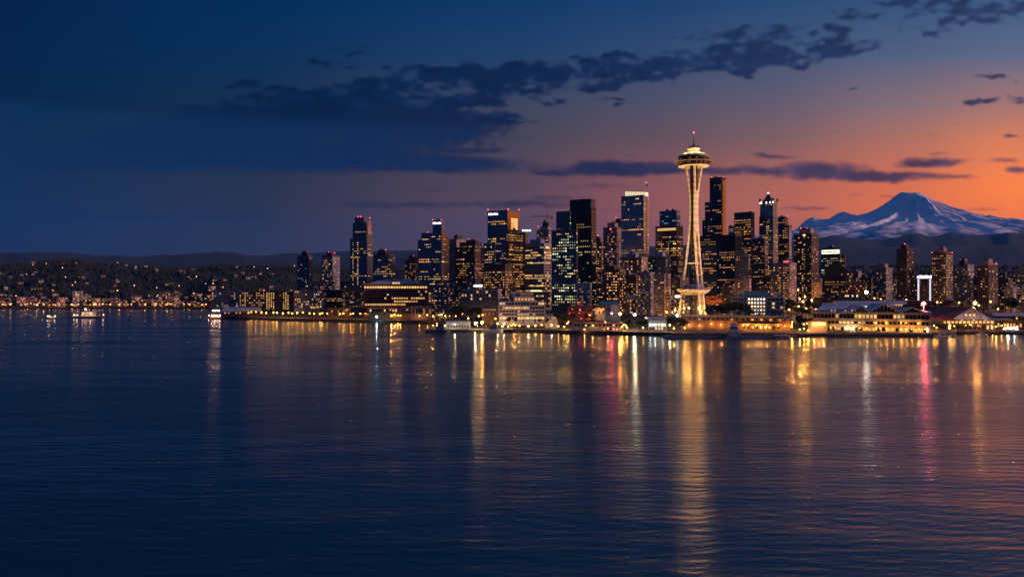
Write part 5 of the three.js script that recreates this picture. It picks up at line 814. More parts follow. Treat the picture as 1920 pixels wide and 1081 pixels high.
{ // pier terminal with its blue roof
  const d = 812, b = plain('pier_terminal', 'wide three storey pier terminal with blue roof and rows of amber lamps', 'pier terminal', d, [1524, 1746, 1746], 585, 628, M.cream, 0.22);
  const k = new MB(b.pos), f = b.fp.f, ye = dirY(585, d), yr = dirY(569, 830); k.prism(shrink(f, 1.01, 1.02), dirY(586.6, d), ye); k.prism(shrink(f, 0.985), ye, yr, [[lerp(f[0][0], f[1][0], 0.22), f[0][1] - 15], [lerp(f[0][0], f[1][0], 0.8), f[0][1] - 15], [lerp(f[0][0], f[1][0], 0.8), f[0][1] - 26], [lerp(f[0][0], f[1][0], 0.22), f[0][1] - 26]]); k.build('roof', M.blueRoof, b.o);
  block(b, 'upper_roof', [1573, 1702], 564.5, 570, 838, 16, M.blueRoof, [1, 0.7]);
  for (const [x0, x1, yt, m] of [[1597, 1632, 572, M.blueRoof], [1630, 1688, 568.5, M.paint], [1690, 1732, 576, M.paint]]) { // gabled skylights
    const g = new MB(b.pos), gl = new MB(b.pos), X0 = dirX(x0, 816), X1 = dirX(x1, 816), Xm = (X0 + X1) / 2, y0 = dirY(585, 816), y1 = dirY(yt, 816), Z = -816, B = -840;
    g.quad([X0, y0, Z], [Xm, y1, Z], [Xm, y1, B], [X0, y0, B]); g.quad([Xm, y1, Z], [X1, y0, Z], [X1, y0, B], [Xm, y1, B]); g.bar([X0, y0, Z], [Xm, y1, Z], 0.7); g.bar([Xm, y1, Z], [X1, y0, Z], 0.7); g.build('roof_gable', m, b.o);
    for (let i = 0; i < 8; i++) { const t0 = i / 8, t1 = (i + 0.82) / 8, hh = (t) => 1 - Math.abs(2 * t - 1); gl.quad([lerp(X0, X1, t0), y0, Z - 0.6], [lerp(X0, X1, t1), y0, Z - 0.6], [lerp(X0, X1, t1), lerp(y0, y1, hh(t1) * 0.9), Z - 0.6], [lerp(X0, X1, t0), lerp(y0, y1, hh(t0) * 0.9), Z - 0.6]); } gl.build('gable_glass', M.pane, b.o);
  }
  for (const [x, w] of [[1558, 2], [1565, 2], [1584, 2.2], [1596, 4], [1604, 2]]) { const q = { o: [dirX(x, 818), -817.4], t: [1, 0], n: [0, 1], len: 10 }; oneWindow(b.o, b.pos, q, 0, w * 0.5, dirY(584, 818), dirY(580, 818), roomMat(1, 4), M.trim, 'dormer_window'); }
  windowRow(b.o, b.pos, b.F0, d, [1525, 1743], 590, 598.5, 30, (t) => t > 0.38 && t < 0.56 ? true : rnd() < 0.22, [2, 1, 1], [3, 6], M.darkBrown, 0.84);
  windowRow(b.o, b.pos, b.F0, d, [1552, 1743], 604, 609.5, 26, (t) => t > 0.13 && t < 0.37 ? rnd() < 0.8 : rnd() < 0.14, [2, 1, 0], [3, 5], M.darkBrown, 0.84);
  for (const [ya, yb] of [[586.5, 590], [599, 603], [610.5, 614]]) band(b, 'floor_band', null, ya, yb, M.cream, 1.4);
  windowRow(b.o, b.pos, b.F0, d, [1552, 1740], 615.5, 626, 22, (t) => t > 0.16 && t < 0.26 ? true : rnd() < 0.5, [0, 0, 1], [2, 4], M.brown, 0.8);
  for (let i = 0; i <= 22; i++) band(b, 'column', [1550 + i * 8.6 - 0.55, 1550 + i * 8.6 + 0.55], 614, 628, M.cream, 2.2);
  block(b, 'entrance_hall', [1521, 1551], 602.5, 628, 809, 8, M.cream); { const q = { o: [dirX(1521, 809), -809], t: [1, 0], n: [0, 1], len: 15 }; for (let i = 0; i < 8; i++) oneWindow(b.o, b.pos, q, 0.6 + i * 1.75, 2.1 + i * 1.75, dirY(610.4, 809), dirY(607, 809), roomMat(1, 7), M.cream); for (const px of [1527, 1536, 1545]) { const X = dirX(px, 805); pointLight(b.o, X - b.pos[0], dirY(606, 805) - b.pos[1], -804 - b.pos[2], AMBER, 190); } const lamp = new MB(b.pos); lamp.box(dirX(1536, 807), dirY(606, 807), -806.5, 12, 0.4, 0.6); lamp.build('cornice_lamp', glow(1, 0.6, 0.2, 6), b.o); }
  for (const x of [1558, 1567, 1585, 1593, 1601, 1613, 1625.5, 1643.5, 1651, 1663.5, 1675, 1691, 1700, 1710, 1723.5, 1735]) { const c = onFace(b.F0, faceU(b.F0, x), 2.8), l = mesh('arcade_lamp', beaconGeo, x > 1584 && x < 1606 ? WARM_LAMP : AMBER_LAMP, b.o); l.scale.setScalar(0.62); l.position.set(c[0] - b.pos[0], dirY(617, d) - b.pos[1], c[1] - b.pos[2]); pointLight(b.o, c[0] - b.pos[0], dirY(617, d) - b.pos[1] - 0.3, c[1] - b.pos[2] + 1.6, x > 1584 && x < 1606 ? rgb(1, 0.72, 0.4) : AMBER, x > 1584 && x < 1606 ? 170 : 100); }
  for (const x of [1644, 1662, 1690, 1700, 1722]) { const c = onFace(b.F0, faceU(b.F0, x), 1.8), l = mesh('wall_lamp', beaconGeo, AMBER_LAMP, b.o); l.scale.setScalar(0.6); l.position.set(c[0] - b.pos[0], dirY(606, d) - b.pos[1], c[1] - b.pos[2]); pointLight(b.o, c[0] - b.pos[0], dirY(606, d) - b.pos[1], c[1] - b.pos[2] + 1.5, AMBER, 60); }
  band(b, 'light_strip', [1738.8, 1740.6], 614.5, 626, glow(1, 0.96, 0.82, 3.2), 3);
}
{ // hall with the gabled front
  const d = 856, b = plain('gabled_hall', 'market hall with a pale gabled front and a dark red roof at the right', 'hall', d, [1768, 1866, 1866], 599, 622, M.brown, 0.6);
  const g = new MB(b.pos), X0 = dirX(1782, d), X1 = dirX(1858, d), Xm = dirX(1822, d), y0 = dirY(599, d), y1 = dirY(576.5, d), Z = -d + 1.2; g.tri([X0, y0, Z], [X1, y0, Z], [Xm, y1, Z]); g.bar([X0, y0, Z], [Xm, y1, Z], 0.8); g.bar([X1, y0, Z], [Xm, y1, Z], 0.8); for (const x of [1803, 1822, 1841]) { const X = dirX(x, d), yy = lerp(y0, y1, 1 - Math.abs(X - Xm) / (X1 - X0) * 2); g.bar([X, y0, Z + 0.2], [X, yy, Z + 0.2], 0.5); } g.build('gable', M.paint, b.o);
  for (const px of [1800, 1822, 1844]) { const X = dirX(px, d), w = new THREE.Group(); w.name = 'added_gable_light'; w.position.set(X - b.pos[0], dirY(600, d) - b.pos[1], 4.6); b.o.add(w); const l = new MB(); l.box(0, 0, 0, 1.4, 0.35, 0.5); l.build('lamp_lens', glow(0.9, 0.8, 1, 2), w); const s = new THREE.SpotLight(rgb(0.86, 0.74, 0.95), 40, 0, 68 * R, 0.6, 2); s.position.set(0, 0.6, 0.2); s.target.position.set(0, 8, -4); s.castShadow = true; s.shadow.radius = 20; s.name = 'added_wash_light'; w.add(s, s.target); }  // wash lamps added below the gable to brighten its front
  const r = new MB(b.pos), B = -d - 46, XL = dirX(1742, d); r.quad([XL, dirY(598, d), Z - 1], [X0, y0, Z + 1], [Xm, y1 + 0.6, Z + 1], [XL + 18, y1 + 0.6, B]); r.quad([Xm, y1 + 0.6, Z + 1], [X1, y0, Z + 1], [X1 + 8, y0, B], [Xm + 4, y1 + 0.6, B]); r.tri([XL + 18, y1 + 0.6, B], [Xm, y1 + 0.6, Z + 1], [Xm + 4, y1 + 0.6, B]); r.build('roof', M.maroon, b.o);
  block(b, 'red_eave', [1736, 1790], 595.5, 599, 852, 8, M.red, [0.9, 0.6]); block(b, 'side_roof', [1858, 1902], 594, 600, 858, 26, M.greyRoof, [0.9, 0.4]);
  const q = { o: [dirX(1768, d), -d], t: [1, 0], n: [0, 1], len: 60 }; for (let i = 0; i < 3; i++) { const a = dirX(1807.5 + i * 7.6, d) - q.o[0]; oneWindow(b.o, b.pos, { ...q, o: [q.o[0], Z + 0.25] }, a, a + 3.1, dirY(592.5, d), dirY(587.5, d), roomMat(1, 5), M.trim); }
  for (let i = 0; i < 13; i++) { const a = dirX(1769 + i * 7.4, d) - q.o[0]; oneWindow(b.o, b.pos, q, a, a + 3.3, dirY(606.5, d), dirY(600.8, d), roomMat(1, pick([3, 4, 5])), M.darkBrown); }
  for (let i = 0; i < 12; i++) { const a = dirX(1770 + i * 8, d) - q.o[0]; oneWindow(b.o, b.pos, q, a, a + 2.9, dirY(617.5, d), dirY(609, d), rnd() < 0.45 ? roomMat(pick([0, 1, 2]), 4) : M.pane, M.darkBrown, 'door'); }
  for (const x of [1784, 1812, 1823, 1835, 1860]) { const X = dirX(x, d - 3), l = mesh('wall_lamp', beaconGeo, AMBER_LAMP, b.o); l.scale.setScalar(0.55); l.position.set(X - b.pos[0], dirY(610, d - 3) - b.pos[1], 3 - 0.5); pointLight(b.o, X - b.pos[0], dirY(610, d - 3) - b.pos[1], 4.4, AMBER, 90); }
}
{ const b = plain('pier_shops', 'low row of lit pier shops under a grey roof at the right edge', 'shops', 862, [1868, 1935, 1935], 592, 622, M.brown, 0.4); windowRow(b.o, b.pos, b.F0, 862, [1870, 1930], 594.5, 599, 12, 0.6, [0, 2, 1], [3, 6], M.trim, 0.7); windowRow(b.o, b.pos, b.F0, 862, [1870, 1930], 606, 614, 10, 0.4, [0, 4], [3, 5], M.trim, 0.7); block(b, 'roof', [1866, 1938], 587.5, 592.5, 860, 24, M.greyRoof, [0.98, 0.5]); band(b, 'canopy', null, 601, 602.6, M.paleTrim, 2.4); }
{ const b = plain('restaurant_hall', 'low flat building with warm windows behind the blue roof of the pier terminal', 'building', 885, [1665, 1745, 1745], 564, 590, M.darkBrown, 0.3); windowRow(b.o, b.pos, b.F0, 885, [1668, 1742], 568, 574, 14, 0.45, [0, 1, 1], [3, 5], M.trim, 0.7); band(b, 'roof_edge', null, 562.5, 564.5, M.greyRoof, 1); }
{ const b = plain('lawn_pavilion', 'low pavilion with bright greenish strip windows, behind the left of the pier terminal roof', 'pavilion', 930, [1572, 1612, 1612], 551, 572, M.darkStone, 0.4); windowRow(b.o, b.pos, b.F0, 930, [1580, 1610], 552.5, 556.5, 7, 0.75, [3, 1], [4, 6], M.trim, 0.8); }

// west shore: apartments and sheds
{ const b = plain('west_apartments', 'pale apartments above the lit excursion boat, leftmost block of the near west shore', 'apartment building', 1340, [395, 447, 447], 546, 582, M.paleStone, 0.4); for (let r = 0; r < 6; r++) windowRow(b.o, b.pos, b.F0, 1340, [396, 446], 548.5 + r * 4.6, 551.4 + r * 4.6, 11, r > 4 ? 0.5 : 0.2, HOME, [2, 4], M.greyStone, 0.55); block(b, 'penthouse', [415, 426], 540, 546, 1350, 12, M.pinkStone); block(b, 'roof_plant', [436, 445], 542, 546, 1350, 12, M.greyStone); block(b, 'roof_unit', [399, 405], 542.5, 546, 1350, 10, M.paleStone); }
{ const b = plain('west_apartments', 'brown apartments with many amber windows, left of the yellow window columns', 'apartment building', 1330, [447, 497, 497], 546, 582, M.brown, 0.4); for (let r = 0; r < 6; r++) windowRow(b.o, b.pos, b.F0, 1330, [448, 496], 548 + r * 4.4, 551 + r * 4.4, 11, 0.55, [0, 7, 7, 1], [2, 4], M.brown, 0.6); band(b, 'roof_edge', null, 545, 546.3, M.paleStone, 0.8); const l = mesh('beacon_lamp', beaconGeo, RED_LAMP, b.o); l.position.set(dirX(494.5, 1330) - b.pos[0], dirY(544.5, 1330) - b.pos[1], 0); }
{ const b = plain('west_apartments', 'brown apartments with two bright yellow window columns and a roof box', 'apartment building', 1310, [496, 551, 551], 547, 583, M.darkBrown, 0.4); for (let r = 0; r < 8; r++) { windowRow(b.o, b.pos, b.F0, 1310, [498, 514.5], 548.5 + r * 4, 551.3 + r * 4, 4, 0.93, [1], [3, 5], M.brown, 0.66); windowRow(b.o, b.pos, b.F0, 1310, [529.5, 541.5], 548.5 + r * 4, 551.3 + r * 4, 3, 0.95, [1], [3, 5], M.brown, 0.66); if (r % 2) windowRow(b.o, b.pos, b.F0, 1310, [516, 528], 548.5 + r * 4, 551.3 + r * 4, 2, 0.1, [0], [2, 3], M.brown, 0.4); } block(b, 'penthouse', [516, 529], 538.5, 547, 1318, 14, M.pinkStone); }
{ const b = plain('west_apartments', 'grey apartments right of the yellow window columns, with a lit entrance at their foot', 'apartment building', 1290, [551, 608, 608], 544, 582, M.greyStone, 0.4); for (let r = 0; r < 7; r++) windowRow(b.o, b.pos, b.F0, 1290, [552, 607], 545.5 + r * 4.6, 548.6 + r * 4.6, 14, 0.36, HOME, [2, 5], M.greyStone, 0.6); windowRow(b.o, b.pos, b.F0, 1286, [582, 597], 575, 578, 5, 0.95, [0], [5, 6], M.greyStone, 0.8); block(b, 'roof_unit', [564, 570], 539, 544, 1300, 8, M.pinkStone); block(b, 'roof_plant', [584, 592], 540.5, 544, 1300, 8, M.brown); }
{ const b = plain('pier_shed', 'long low blue roofed pier shed right of the excursion boat', 'shed', 1262, [414, 490, 490], 583, 596, M.darkStone, 0.3); const k = new MB(b.pos); k.prism(shrink(b.fp.f, 1.02), dirY(583.5, 1262), dirY(575, 1270), shrink(b.fp.f, 0.95, 0.25)); k.build('roof', M.blueRoof, b.o); windowRow(b.o, b.pos, b.F0, 1262, [418, 488], 584.5, 587, 10, 0.3, AMBERS, [3, 5], M.trim, 0.5); }
{ const b = plain('quay_shed', 'low shed with one square orange lit wall, on the west shore', 'shed', 1190, [614, 658, 658], 577, 593, M.brown, 0.4); block(b, 'lit_kiosk', [643, 654], 579, 584, 1186, 5, M.cream); pointLight(b.o, dirX(648, 1180) - b.pos[0], dirY(578.5, 1180) - b.pos[1], 14, AMBER, 220); windowRow(b.o, b.pos, b.F0, 1190, [616, 640], 581, 585, 6, 0.4, AMBERS, [2, 4], M.trim, 0.6); }

// ---------- quays, lamps, boats, trees, the far shore ----------
function quay(name, label, pts, top, m, cat = 'pier') {                        // a deck on dark piles, outline in picture columns and distances
  const pos = [dirX(pts[0][0], pts[0][1]), 0, -pts[0][1]], o = thing(name, label, cat, pos), f = pts.map(([px, d]) => [dirX(px, d), -d]);
  const k = new MB(pos); k.prism(f, top - 0.9, top); k.build('deck', m, o);
  const p = new MB(pos); for (let i = 0; i < f.length; i++) { const a = f[i], b = f[(i + 1) % f.length], n = Math.max(1, Math.round(Math.hypot(b[0] - a[0], b[1] - a[1]) / 7)); if (a[1] < -pts[0][1] - 8 && b[1] < -pts[0][1] - 8) continue; for (let j = 0; j < n; j++) { const t = j / n; p.bar([lerp(a[0], b[0], t), -2, lerp(a[1], b[1], t) - 0.6], [lerp(a[0], b[0], t), top - 0.9, lerp(a[1], b[1], t) - 0.6], 0.7, 0.7, 6); } } p.build('pile', M.timber, o, 'stuff');
  const w = new MB(pos); w.prism(shrink(f, 0.985, 0.96), 0, top - 0.9); w.build('bulkhead', M.timber, o);
  return o;
}
quay('pier', 'dark pier jutting left from the near shore, tug boat moored at its tip', [[797, 876], [962, 872], [962, 925], [806, 925]], 3.1, M.deck);
quay('terminal_pier', 'dark quay apron under the wide pier terminal', [[1500, 795], [1748, 792], [1748, 815], [1500, 815]], 3, M.deck);
quay('market_pier', 'quay under the gabled market hall at the right', [[1764, 834], [1960, 834], [1960, 870], [1764, 870]], 3.1, M.deck);
quay('west_quay', 'low quay under the excursion boat and the blue roofed shed', [[392, 1262], [520, 1222], [520, 1300], [392, 1300]], 3, M.timber);

// lamps
const lampPost = (() => { const b = new MB(); b.bar([0, 0, 0], [0, 6.6, 0], 0.3, 0.18, 6); b.box(0, 0, 0, 0.6, 0.7, 0.6); return b; })();
const globeGeo = new THREE.SphereGeometry(0.8, 10, 8);
function lamp(px, d, y, label, group, m = AMBER_LAMP, color = AMBER, cd = 150, h = 7, size = 1, name = 'street_lamp') {
  const X = dirX(px, d), pos = [X, y, -d], o = thing(name, label, 'lamp', pos, group);
  const p = new MB(); p.bar([0, -1, 0], [0, h - 0.5, 0], 0.34, 0.2, 6); p.build('post', M.darkSteel, o);
  const a = new MB(); a.box(0, h + 0.5 * size, 0, 1.1 * size, 0.25, 1.1 * size); a.build('lamp_cap', M.darkSteel, o);
  const g = mesh('lamp_globe', globeGeo, m, o); g.position.y = h; g.scale.setScalar(size);
  if (cd) pointLight(o, 0, h - 1.1 * size, 0.9 * size, color, cd, 12);
  return o;
}
const MARKS = [[838, 'by the tug boat'], [886, 'by the pale blue pier shed'], [934, 'by the small brown building'], [1022, 'before the white waterfront office'], [1062, 'by the low round fronted annex'], [1112, 'before the dark red building'], [1168, 'by the long pale blue pier building'], [1214, 'by the brightest quay lamp'], [1284, 'by the boathouse'], [1390, 'by the left half of the brick warehouse'], [1484, 'by the right half of the brick warehouse'], [1524, 'in the gap left of the pier terminal'], [1640, 'behind the left of the terminal roof'], [1750, 'behind the right of the terminal roof'], [1800, 'behind the dark red hall roof'], [1870, 'behind the gabled hall'], [9999, 'by the right pier shops']];
const near = (px) => MARKS.find((m) => px < m[0])[1];
const WEST = [[470, 'below the blue roofed pier shed'], [552, 'below the yellow window columns'], [612, 'below the grey west apartments'], [680, 'by the shed with the orange lit wall'], [770, 'below the wide brick office'], [9999, 'below the pinkish terrace hall']], west = (px) => WEST.find((m) => px < m[0])[1];
for (let i = 0; i < 40; i++) { const px = 424 + i * 9.6 + rr(-3, 3), d = shoreD(px) + rr(8, 40), k = (px > 490 && px < 600) || (px > 615 && px < 650); if (px > 797) continue; lamp(px, d, groundH(px, d), 'amber street lamp on the west quay ' + west(px), 'amber street lamps along the west quay', AMBER_LAMP, AMBER, k ? 210 : 110, rr(6, 8), k ? 1.4 : 1.1); }
for (const [px, py, d] of [[801, 590, 1085], [812, 592, 1080], [828, 589, 1075], [843, 591, 1072], [855, 592, 1000], [866, 588, 1000], [878, 596, 980], [898, 592, 950], [905, 590, 940], [929, 597, 930]]) lamp(px, d, dirY(py, d) - 7, 'amber lamp between the trees behind the left pier', 'amber lamps behind the left pier', AMBER_LAMP, AMBER, 260, 7, 1.1);
for (const [px, py, d, c] of [[829, 608, 884, 1], [853, 607.5, 884, 1], [891, 607, 884, 1], [903, 606, 884, 0], [933, 606, 884, 1], [945, 606, 884, 1], [966, 609, 880, 0], [974, 610, 878, 0], [991, 611, 876, 1], [1004, 610, 874, 0], [1034, 609, 870, 1], [1047, 611, 866, 0], [1058, 612, 862, 0], [1066, 603, 868, 0], [1096, 617, 838, 0], [1140, 615, 835, 0], [1176, 614, 830, 0], [1206, 614, 826, 0], [1256, 609, 822, 1], [1264, 615, 818, 0], [1284, 614, 815, 0], [1500, 617, 812, 0], [1508, 616, 810, 0], [1516, 619, 806, 0], [1752, 610, 838, 0], [1757, 614, 836, 0], [1868, 612, 842, 0], [1879, 610, 842, 0], [1890, 609, 845, 0], [1908, 612, 845, 0], [1486, 603, 830, 0]]) lamp(px, d, dirY(py, d) - 6, (c ? 'warm white' : 'amber') + ' promenade lamp ' + near(px), 'small lamps on the near promenade', c ? WARM_LAMP : AMBER_LAMP, c ? WARM : AMBER, c ? 240 : 150, 6, c ? 1 : 0.85);
for (const [px, py, d] of [[1500, 560, 985], [1506, 565, 975], [1523, 562, 970], [1498, 574, 935], [1512, 578, 930], [1530, 577, 925], [1510, 556, 1000], [1538, 580, 915], [1548, 582, 910], [1480, 580, 905], [1758, 566, 960], [1765, 568, 930], [1774, 567, 940], [1790, 566, 950], [1799, 567, 935], [1858, 565, 950], [1876, 565, 940], [1914, 566, 930], [1836, 572, 905], [1640, 559, 960], [1652, 561, 950], [1700, 562, 940], [1160, 577, 925], [1105, 590, 900], [1250, 584, 925], [1266, 581, 935], [1340, 580, 925], [1497, 543, 1040]]) lamp(px, d, dirY(py, d) - 7, 'glowing amber street lamp ' + (px < 1524 ? 'in the streets ' : '') + near(px), 'amber street lamps behind the waterfront', AMBER_LAMP, AMBER, py < 581 && px > 1490 && px < 1535 ? 700 : 230, 7, 1.25);
for (const [px, d] of [[1283, 930], [1292, 926], [1311, 926], [1322, 930]]) lamp(px, d, dirY(590, d), 'tall yellow lamp on the plaza at the foot of the observation tower', 'yellow plaza lamps under the observation tower', glow(1, 0.5, 0.12, 12), rgb(1, 0.42, 0.08), 1600, 7.5, 1.1, 'plaza_lamp');
for (let i = 0; i < 46; i++) { const px = i < 18 ? rr(955, 1215) : i < 26 ? rr(1484, 1524) : i < 34 ? rr(1750, 1915) : rr(806, 960), d = i < 34 ? shoreD(px) + rr(6, 60) : rr(960, 1060), y = groundH(px, d), w = rnd() < 0.3; lamp(px, d, y, (w ? 'small warm lamp ' : 'small amber lamp ') + near(px), 'small scattered lamps along the waterfront', w ? WARM_LAMP : AMBER_LAMP, w ? WARM : AMBER, 90, rr(3.5, 6), rr(0.6, 0.95)); }
for (let i = 0; i < 26; i++) { const px = i < 16 ? rr(1150, 1560) : rr(1590, 1910), d = rr(955, 1060), y = groundH(px, d); lamp(px, d, y, 'amber lamp between the low blocks ' + near(px), 'amber lamps between the low city blocks', AMBER_LAMP, AMBER, 260, rr(6, 9), 1.1); }
for (const [px, h] of [[734, 6], [741, 7], [746, 6.5]]) lamp(px, 1124, groundH(px, 1124), 'bright orange lamp of a close set trio below the wide brick office', 'trio of bright orange lamps below the brick office', AMBER_LAMP, AMBER, 320, h, 1.6);
lamp(1190, 852, dirY(622, 852), 'brightest yellowish white lamp on the near quay, right of the pier building', undefined, glow(1, 0.8, 0.46, 40), rgb(1, 0.78, 0.44), 1500, (622 - 590) / F * 852, 1.5, 'quay_floodlight');
lamp(1270, 842, dirY(620, 842), 'cold white lamp in front of the observation tower left foot', undefined, COLD_LAMP, COLD, 600, (620 - 591) / F * 842, 1.3, 'quay_floodlight');
lamp(1163, 846, dirY(620, 846), 'small orange glowing lamp left of the brightest yellowish quay lamp', undefined, glow(1, 0.52, 0.13, 30), AMBER, 700, (620 - 588) / F * 846, 1.5, 'quay_floodlight');
lamp(1147, 842, dirY(620, 842), 'pinkish red lamp on the near quay over the pier building', undefined, glow(1, 0.22, 0.25, 16), rgb(1, 0.06, 0.1), 800, (620 - 587) / F * 842, 1.1, 'quay_floodlight');
lamp(706, 1120, groundH(706, 1120), 'cold white green lamp below the wide brick office', undefined, COLD_LAMP, rgb(0.6, 0.95, 1), 420, 11, 1.5, 'quay_floodlight');
lamp(440, 1266, 3.2, 'cold white lamp among amber ones on the far end of the west quay', undefined, COLD_LAMP, COLD, 160, 13, 1.3, 'quay_floodlight');
lamp(1625, 905, dirY(592, 905), 'tall mast with a bright white floodlight behind the pier terminal roof', undefined, glow(1, 0.93, 0.8, 45), rgb(1, 0.9, 0.72), 300, (592 - 547.5) / F * 905, 1.9, 'mast_floodlight');
lamp(1829, 905, dirY(600, 905), 'very bright orange lamp on a mast behind the gabled hall', undefined, glow(1, 0.45, 0.1, 55), rgb(1, 0.4, 0.08), 1500, (600 - 568) / F * 905, 1.9, 'mast_floodlight');
{ // red lit column
  const d = 838, X = dirX(1732.5, d), pos = [X, dirY(614, d), -d], o = thing('red_light_column', 'tall red glowing light column right of the pier terminal roof', 'lamp', pos);
  const h0 = dirY(594, d) - pos[1], h1 = dirY(570, d) - pos[1], p = new MB(); p.bar([0, 0, 0], [0, h0, 0], 1.6, 1.3, 8); p.build('post', M.darkSteel, o);
  const l = new MB(); l.bar([0, h0, 0], [0, h1, 0], 1.0, 0.8, 8); l.build('light_tube', glow(1, 0.36, 0.16, 2.2), o);
  const g = mesh('lamp_head', globeGeo, glow(1, 0.2, 0.16, 26), o); g.position.y = h1 + 0.8; g.scale.setScalar(2);
  pointLight(o, 0, h1 - 1, 2.4, rgb(1, 0.06, 0.09), 1300, 30); pointLight(o, 0, h0, 2.2, rgb(1, 0.1, 0.08), 250, 30);
}

// boats
{ // ferry on the left
  const d = 1290, X = dirX(167, d), pos = [X, 0, -d], o = thing('ferry', 'small passenger ferry with two lit decks crossing the water at the left', 'boat', pos), S = d / F;
  const hull = new MB(), L = 62 * S; const f = [[-L / 2, 4.4], [L / 2 - 5, 4.4], [L / 2, 0], [L / 2 - 5, -4.4], [-L / 2, -4.4], [-L / 2 - 1.5, 0]]; hull.prism(shrink(f, 0.95, 0.85), -1, 1.2, f); hull.prism(f, 1.2, 2.6); hull.build('hull', M.hull, o);
  const w = new MB(); w.box(-L * 0.03, 2.6, 0, 19, 3.6, 7); w.build('deck_house', M.paint, o); const u = new MB(); u.box(-L * 0.04, 6.3, 0, 17.5, 3.2, 6); u.build('upper_deck', M.paint, o); const r = new MB(); r.box(-L * 0.04, 9.6, 0, 19, 0.4, 7); r.build('roof', M.greyRoof, o); const pl = new MB(); pl.box(-4, 10, 0, 4.4, 2.6, 4); pl.build('wheelhouse', M.paint, o);
  const q = { o: [-11, 3.5], t: [1, 0], n: [0, 1], len: 20 }; for (let i = 0; i < 7; i++) oneWindow(o, [0, 0, 0], q, 0.6 + i * 2.7, 2.9 + i * 2.7, 3.1, 5.6, roomMat(7, i % 3 === 1 ? 4 : 6), M.paint); const q2 = { ...q, o: [-10.5, 3] }; for (let i = 0; i < 6; i++) oneWindow(o, [0, 0, 0], q2, 0.6 + i * 2.8, 3 + i * 2.8, 6.8, 9.2, roomMat(7, 6), M.paint);
  const fun = new MB(); fun.bar([5, 9.8, 0], [5.3, 13.4, 0], 2.2, 1.9, 8); fun.build('funnel', M.paint, o); const m = new MB(); m.bar([-1, 10, 0], [-1, 17, 0], 0.4, 0.2, 6); m.bar([-2.4, 14.5, 0], [0.4, 14.5, 0], 0.2); m.build('mast', M.paint, o); const rl = new MB(); for (let i = 0; i <= 24; i++) rl.bar([-L / 2 + 1 + i * (L - 6) / 24, 2.6, 4.2], [-L / 2 + 1 + i * (L - 6) / 24, 3.8, 4.2], 0.12); rl.bar([-L / 2 + 1, 3.8, 4.2], [L / 2 - 5, 3.8, 4.2], 0.15); rl.build('railing', M.paint, o);
  for (const [x, y, s, c] of [[-L * 0.42, 4.8, 1.6, 1], [-L * 0.33, 4.6, 1.2, 1], [L * 0.46, 5, 1.3, 1], [-4, 13.6, 2, 2], [-8, 6.4, 0.8, 0], [4, 6.4, 0.8, 0]]) { const p = new MB(); p.bar([x, 2.6, 3.8], [x, y, 3.8], 0.2); p.build('lamp_post', M.darkSteel, o); const l = mesh('deck_lamp', globeGeo, glow(1, 0.55, 0.34, c ? 3 : 2), o); l.scale.setScalar(s); l.position.set(x, y + 0.3, 3.9); pointLight(o, x, y + 0.3, 5.6, rgb(1, 0.62, 0.42), 22, 15); }
}
function motorBoat(name, label, px, d, L, lamps, hm = M.hull, group) {
  const pos = [dirX(px, d), 0, -d], o = thing(name, label, 'boat', pos, group), h = new MB(), f = [[-L / 2, L * 0.14], [L * 0.28, L * 0.14], [L / 2, 0], [L * 0.28, -L * 0.14], [-L / 2, -L * 0.14]]; h.prism(shrink(f, 0.93, 0.8), -0.5, L * 0.11, f); h.build('hull', hm, o);
  const c = new MB(), cf = [[-L * 0.2, L * 0.1], [L * 0.16, L * 0.1], [L * 0.16, -L * 0.1], [-L * 0.2, -L * 0.1]]; c.prism(cf, L * 0.11, L * 0.25, shrink(cf, 0.84, 0.9)); c.build('cabin', M.paint, o); const g = new MB(); g.box(-L * 0.02, L * 0.16, L * 0.095, L * 0.26, L * 0.05, 0.12); g.build('cabin_window', lamps ? roomMat(7, 6) : M.pane, o); const m = new MB(); m.bar([0, L * 0.25, 0], [0, L * 0.45, 0], 0.2, 0.12, 6); m.build('mast', M.steel, o);
  for (const x of lamps ?? []) { const l = mesh('deck_lamp', globeGeo, glow(1, 0.6, 0.36, 3), o); l.scale.setScalar(1.3); l.position.set(x, L * 0.3, L * 0.1); pointLight(o, x, L * 0.3, L * 0.1 + 1.6, rgb(1, 0.66, 0.45), 14, 12); }
  return o;
}
motorBoat('motor_boat', 'small lit motor boat left of the ferry', 97, 1252, 15, [-5.5, -3, 5]);
